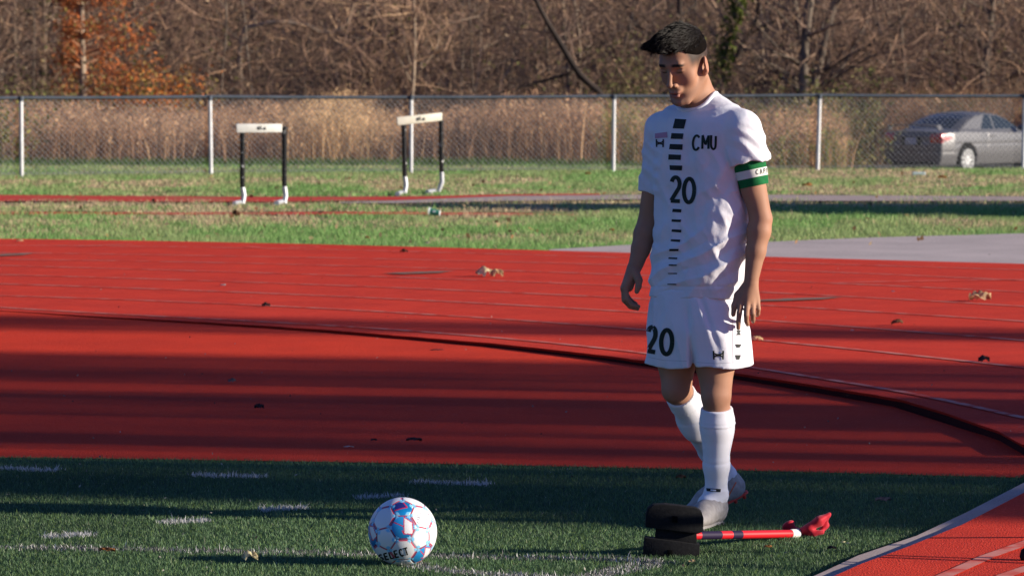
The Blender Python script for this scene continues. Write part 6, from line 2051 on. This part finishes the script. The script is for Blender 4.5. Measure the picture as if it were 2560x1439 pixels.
    for s in (-1, 1):
        q = tl & (np.sign(C[:, 0]) == s)
        if q.any():
            o = piece('tail_light', q, MT['tail'], t)
            MB().box((s * 0.80, 0.16, 0.775), (0.06, 0.17, 0.06), bev=0.015).build('indicator', MT['clearl'], o)
    piece('body', left, MT['car'], t)
    def part(nm, c, sz, m, bev=0.01, par=None): return MB().box(c, sz, bev=bev).build(nm, MT[m], par or t)
    # spoiler on two posts
    sp = MB(); pts = [(-0.70, 0.16, 1.00), (-0.66, 0.13, 1.085), (-0.35, 0.11, 1.10), (0, 0.10, 1.105), (0.35, 0.11, 1.10), (0.66, 0.13, 1.085), (0.70, 0.16, 1.00)]
    for a, b in zip(pts[:-1], pts[1:]):
        A, B_ = Vector(a), Vector(b); dd = (B_ - A)
        sp.box((A + B_) / 2, (dd.length + 0.02, 0.15, 0.028), R=Matrix.Rotation(-math.atan2(dd.z, dd.x), 3, 'Y') if abs(dd.x) > 1e-6 else None)
    sp.build('spoiler', MT['car'], t)
    part('plate', (0, -0.005, 0.74), (0.31, 0.02, 0.155), 'plate')
    part('plate_recess', (0, 0.012, 0.745), (0.55, 0.03, 0.20), 'dark')
    part('lower_bumper', (0, 0.06, 0.24), (1.2, 0.14, 0.10), 'dark', 0.03)
    part('underbody', (0, 2.2, 0.22), (1.45, 3.9, 0.14), 'dark', 0.03)
    part('door_handle', (0.872, 1.95, 0.84), (0.02, 0.20, 0.035), 'car', 0.006)
    part('mirror', (0.96, 2.98, 1.02), (0.20, 0.12, 0.13), 'car', 0.04)
    for yw in (0.98, 3.62):
        for s in (-1, 1):
            w = empty('wheel', (s * 0.76, yw, 0.315), 0, t)
            m = MB(); n = 28
            m.tube([(-0.10, 0, 0), (-0.085, 0, 0), (0.085, 0, 0), (0.10, 0, 0)], [0.285, 0.315, 0.315, 0.285], n)
            m.build('tyre', MT['tyre'], w, smooth=True)
            r = MB()
            r.tube([(s * 0.088, 0, 0), (s * 0.106, 0, 0)], [0.235, 0.225], n)
            rm = r.build('rim', MT['dark'], w)
            sk = MB()
            for q in range(11):
                a = 2 * math.pi * q / 11
                sk.box((s * 0.112, math.cos(a) * 0.125, math.sin(a) * 0.125), (0.016, 0.20, 0.042), R=Matrix.Rotation(a, 3, 'X'))
            for q in range(n):
                a = 2 * math.pi * (q + .5) / n
                sk.box((s * 0.112, math.cos(a) * 0.226, math.sin(a) * 0.226), (0.018, 0.024, 0.054), R=Matrix.Rotation(a, 3, 'X'))
            sk.tube([(s * 0.10, 0, 0), (s * 0.125, 0, 0)], 0.045, 12)
            sk.build('spokes', MT['rim'], w)['kind'] = 'stuff'
make_car()
# ------------------------------------------------------------------ fallen leaves and litter
MT['leaf_thing'] = mat('fallen_leaf', (1, 1, 1), 0.75, 0.15, attr=True, trans=0.40, bump=0.3, bscale=120, bdist=0.003)
def leaf_mesh(seed, L, W, curl, crumple, lobes, col):
    rng = np.random.default_rng(seed)
    n, m = 14, 9
    V, T = [], []
    ph = rng.random() * 6
    for i in range(n + 1):
        s = i / n
        half = W / 2 * (math.sin(math.pi * min(1, s * 1.02 + 0.02)) ** 0.7) * (1 + lobes * math.sin(s * 19 + ph))
        for j in range(m + 1):
            q = (j / m - 0.5) * 2
            x, y = (s - 0.5) * L, q * half
            z = -curl * L * ((s - 0.5) * 2) ** 2 * 0.5 - abs(q) ** 1.5 * half * curl * 1.3 + crumple * L * 0.35 * math.sin(9 * s + 4 * q + ph) + crumple * L * 0.2 * math.sin(17 * q + 8 * s)
            V.append((x, y, z)); T.append(np.array(col) * (0.75 + 0.5 * rng.random()) * (0.6 if abs(q) < 0.12 else 1.0))
    V = np.array(V); V[:, 2] -= V[:, 2].min()
    F = [(i * (m + 1) + j, (i + 1) * (m + 1) + j, (i + 1) * (m + 1) + j + 1, i * (m + 1) + j + 1) for i in range(n) for j in range(m)]
    # stalk
    me = np_mesh('fallen_leaf', V, np.array(F), smooth=True, tint=np.clip(np.array(T), 0, 0.9))
    me.materials.append(MT['leaf_thing'])
    return me
PALE, TAN, BROWN, DARK, ORANGE, GREY = (0.88, 0.74, 0.44), (0.74, 0.54, 0.29), (0.17, 0.085, 0.045), (0.055, 0.04, 0.045), (0.46, 0.20, 0.07), (0.52, 0.50, 0.50)
GRND = {'track': SLAB + 0.003, 'apron': 0.030, 'turf': 0.022, 'grass': 0.035, 'path': 0.034, 'kerb': 0.037}
def litter(px, py, w_px, surf, col, label, seed, curl=0.25, crum=0.2, asp=0.65, rz=None, lobes=0.25, tilt=0.0, cat='leaf', name='fallen_leaf'):
    z = GRND[surf]
    p = gp(px, py, z)
    L = w_px / FPX * p[1] * (0.75 if surf == 'grass' else 1.0)
    me = leaf_mesh(seed, L, L * asp, curl, crum, lobes, col)
    o = bpy.data.objects.new(name, me); COL.objects.link(o)
    o.location = tuple(p); o.rotation_euler = (tilt, 0.0, (random.Random(seed).uniform(-0.5, 0.5) if rz is None else rz))
    tag(o, label, cat, 'fallen leaves and scraps')
    return o
LV = [
    (1212, 690, 46, 'track', PALE, 'pale yellow curled leaf standing up on the track, left of the player', 0.55, 0.2, 0.9),
    (1242, 691, 34, 'track', TAN, 'tan ragged leaf lying against the pale yellow curled leaf', 0.35, 0.45, 0.6),
    (2450, 752, 66, 'track', TAN, 'big crumpled tan leaf on the track at the right', 0.22, 0.30, 0.55),
    (1890, 852, 36, 'track', TAN, 'tan rolled leaf on the track just behind the shorts of the player', 0.5, 0.15, 0.5),
    (2243, 811, 34, 'track', BROWN, 'small brown curled leaf on the track below the big crumpled one', 0.5, 0.2, 0.5),
    (2460, 904, 30, 'track', DARK, 'dark purple leaf on the track close to the right edge', 0.4, 0.4, 0.7),
    (1092, 878, 38, 'apron', DARK, 'flat dark leaf on the sunlit strip of the apron', 0.1, 0.12, 0.4),
    (665, 766, 24, 'track', (0.07, 0.065, 0.05), 'small dark grey leaf on a lane line at the left', 0.4, 0.3, 0.7),
    (558, 714, 13, 'track', GREY, 'white scrap on the track, left of the lane line with the dark leaf', 0.2, 0.3, 0.6),
    (1010, 631, 20, 'track', BROWN, 'brown leaf on the far edge of the track', 0.5, 0.3, 0.7),
    (50, 604, 18, 'track', TAN, 'tan leaf at the far left edge of the track', 0.4, 0.2, 0.7),
    (580, 955, 20, 'apron', (0.16, 0.14, 0.13), 'grey leaf in the shaded part of the apron, above the others', 0.6, 0.3, 0.9),
    (648, 1021, 26, 'apron', DARK, 'dark leaf in the darkest band of the apron', 0.3, 0.4, 0.6),
    (1035, 1102, 40, 'apron', (0.10, 0.075, 0.07), 'long dark leaf in the shade near the turf edge', 0.15, 0.2, 0.35),
    (872, 1117, 26, 'apron', GREY, 'thin whitish scrap in the shade near the turf edge', 0.1, 0.1, 0.2),
    (935, 1101, 16, 'apron', DARK, 'tiny dark leaf beside the long dark leaf', 0.2, 0.3, 0.5),
    (625, 1400, 46, 'turf', PALE, 'curled cream leaf standing on the sunlit turf left of the ball', 0.5, 0.35, 0.6),
    (268, 1377, 46, 'turf', ORANGE, 'flat orange leaf on the white line at the left', 0.15, 0.2, 0.35),
    (2208, 1252, 42, 'turf', (0.36, 0.24, 0.19), 'pale pinkish leaf lying in the shaded turf right of the flag', 0.15, 0.25, 0.55),
    (1702, 1196, 26, 'turf', BROWN, 'small brown leaf on the turf left of the white sock', 0.4, 0.3, 0.6),
    (2108, 1355, 13, 'turf', PALE, 'tiny pale scrap on the turf below the flag tip', 0.3, 0.2, 0.7),
    (1920, 1368, 20, 'turf', ORANGE, 'small orange leaf on the turf under the flag pole', 0.2, 0.3, 0.5),
    (2080, 1372, 24, 'turf', DARK, 'dark leaf on the turf between the flag and the kerb', 0.2, 0.3, 0.5),
    (1552, 1393, 34, 'turf', (0.50, 0.40, 0.26), 'thin tan twig like leaf on the line left of the rubber base', 0.2, 0.1, 0.18),
    (1730, 1404, 18, 'turf', TAN, 'tan leaf scrap against the foot of the rubber base', 0.3, 0.3, 0.7),
    (2515, 1272, 16, 'kerb', DARK, 'dark leaf scrap on the concrete kerb', 0.4, 0.4, 0.7),
    (2120, 1357, 9, 'turf', GREY, 'whitish speck beside the tiny pale scrap on the turf', 0.2, 0.2, 0.7),
    (590, 542, 26, 'grass', BROWN, 'dark brown clump of leaf on the grass below the left hurdle', 0.8, 0.5, 0.9),
    (1068, 611, 20, 'grass', (0.62, 0.50, 0.38), 'pale pink leaf at the grass edge below the right hurdle', 0.5, 0.4, 0.9),
    (918, 597, 16, 'grass', ORANGE, 'orange leaf in the grass edge between the hurdles', 0.5, 0.4, 0.8),
    (1275, 580, 14, 'grass', BROWN, 'brown leaf in the grass left of the player', 0.5, 0.4, 0.8),
    (1530, 577, 18, 'grass', ORANGE, 'orange leaf in the grass close to the right arm of the player', 0.4, 0.4, 0.7),
    (1470, 437, 20, 'grass', ORANGE, 'orange leaf in the grass below the fence, left of the player', 0.4, 0.3, 0.7),
    (2018, 467, 32, 'grass', ORANGE, 'orange leaf in the grass right of the armband', 0.4, 0.3, 0.6),
    (2355, 447, 30, 'grass', ORANGE, 'orange leaf in the grass in front of the silver car', 0.3, 0.3, 0.5),
    (690, 472, 12, 'grass', BROWN, 'brown leaf in the grass just left of the right leg of the left hurdle', 0.5, 0.4, 0.8),
    (2130, 826, 10, 'track', GREY, 'white speck on the track left of the small brown curled leaf', 0.3, 0.2, 0.7),
    (2233, 729, 9, 'track', GREY, 'white speck on the track, left of the big crumpled leaf', 0.3, 0.2, 0.7),
]
for i, (x, y, w, s, c, lb, cu, cr, asp) in enumerate(LV):
    litter(x, y, w, s, c, lb, 50 + i, cu, cr, asp)
# stray pale specks: leaf crumbs over track and turf, too many and small to count
def crumbs():
    rng = np.random.default_rng(77)
    P, T = [], []
    for _ in range(210):
        px, py = rng.random() * 2560, 615 + 820 * rng.random() ** 1.0
        z = SLAB + 0.006 if py < np.interp(px, [p[0] for p in LIP], [p[1] for p in LIP]) else (0.045 if py < 1150 else 0.028)
        if py > 1150 and px > 2000: continue
        P.append(gp(px, py, z)); T.append(np.array([0.42, 0.38, 0.33]) * (0.4 + 0.8 * rng.random()) if rng.random() < 0.7 else np.array([0.07, 0.05, 0.045]))
    V, F, T4 = leaf_cloud(np.array(P), np.array(T), rng, 0.011, 0.007)
    o = link('leaf_crumbs', np_mesh('leaf_crumbs', V, F, tint=T4), MT['leaf_thing']); o['kind'] = 'stuff'
    # leaf litter in the far grass
    n = 170
    px = rng.random(n) * 2560; py = 425 + 190 * rng.random(n)
    P = np.array([gp(a, b, 0.045) for a, b in zip(px, py)])
    c = np.array([(0.44, 0.24, 0.11), (0.30, 0.18, 0.09), (0.50, 0.36, 0.2)])[rng.integers(0, 3, n)] * (0.5 + 0.7 * rng.random((n, 1)))
    V, F, T4 = leaf_cloud(P, c, rng, 0.06, 0.04)
    o = link('grass_leaf_litter', np_mesh('grass_leaf_litter', V, F, tint=T4), MT['leaf_thing']); o['kind'] = 'stuff'
crumbs()

# paper cup lying in the far grass
def cup():
    p = gp(1086, 531, 0.045)
    t = empty('paper_cup', tuple(p)); tag(t, 'green and white paper cup lying on the grass right of the hurdles', 'cup')
    gr = mat('cup_green', (0.03, 0.17, 0.12), 0.5, 0.3); wh = mat('cup_white', (0.72, 0.74, 0.72), 0.5, 0.3)
    d = np.array([1.0, -0.15, -0.12]); d /= np.linalg.norm(d)
    A = lambda s: tuple(d * s)
    MB().tube([A(-0.045), A(0.055)], [0.045, 0.030], 18).build('wall', gr, t, smooth=False)
    MB().tube([A(-0.062), A(-0.045)], [0.050, 0.0455], 18).build('rim', wh, t)
    MB().tube([A(0.055), A(0.062)], [0.0305, 0.0300], 18).build('bottom', wh, t)
    MB().box((0.0, -0.036, 0.014), (0.03, 0.010, 0.016)).build('logo', wh, t)
cup()
# plastic scrap in the grass by the car
o = MB().box((0, 0, 0.03), (0.20, 0.06, 0.05), bev=0.015).build('plastic_bottle', mat('clear_plastic', (0.55, 0.66, 0.62), 0.25, 0.5)); o.location = tuple(gp(2297, 439, 0.0))
tag(o, 'crushed pale plastic bottle in the grass in front of the silver car', 'bottle')

# the rubber tipped leg of a stand that reaches into the picture at the right edge
def stand():
    z = SLAB
    foot = gp(2557, 1402, z)
    t = empty('tripod_stand', tuple(foot)); tag(t, 'black rubber foot of a stand on the track at the right edge', 'stand')
    m = MT['dark']
    feet = [np.array([0.012, 0.03, 0.0]), np.array([0.55, 0.62, 0.0]), np.array([0.72, -0.28, 0.0])]
    apex = np.array([0.42, 0.10, 0.62])
    for f in feet:
        lg = MB().tube([f + (apex - f) * 0.03 + [0, 0, 0.012], apex], [0.010, 0.012], 10).build('leg', m, t, smooth=True)
        v = f + [0, 0, 0.018]
        MB().tube([f + [0, 0, 0.0], f + [0, 0, 0.010], f + [0.004, 0, 0.026], f + [0.010, 0, 0.036]], [0.014, 0.019, 0.019, 0.011], 12).build('rubber_foot', MT['rubber'], lg, smooth=True)
    MB().tube([apex - [0, 0, .03], apex + [0, 0, 0.05]], 0.022, 12).build('hub', m, t)
stand()

# evergreen right of the view whose shade falls over the far grass
def evergreen():
    rng = np.random.default_rng(12)
    x, y = 12.2, 41.3
    t = empty('evergreen_tree', (x, y, 0)); tag(t, 'dark evergreen beside the far grass, right of the view', 'tree')
    MB().tube([(0, 0, -0.2), (0, 0, 3.5)], [0.16, 0.02], 8).build('trunk', MT['bark'], t, smooth=True)
    n = 9000
    h = rng.random(n) ** 0.8 * 3.7
    r = (3.2 * (1 - h / 3.8) ** 0.65 + 0.05) * np.sqrt(rng.random(n)); a = rng.random(n) * 6.283
    P = np.c_[r * np.cos(a), r * np.sin(a), h + 0.05]
    V, F, T = leaf_cloud(P, np.array([[0.03, 0.06, 0.025]]) * (0.6 + 0.8 * rng.random((n, 1))), rng, 0.50, 0.24)
    link('foliage', np_mesh('foliage', V, F, tint=T), MT['leaf'], t)['kind'] = 'stuff'
evergreen()
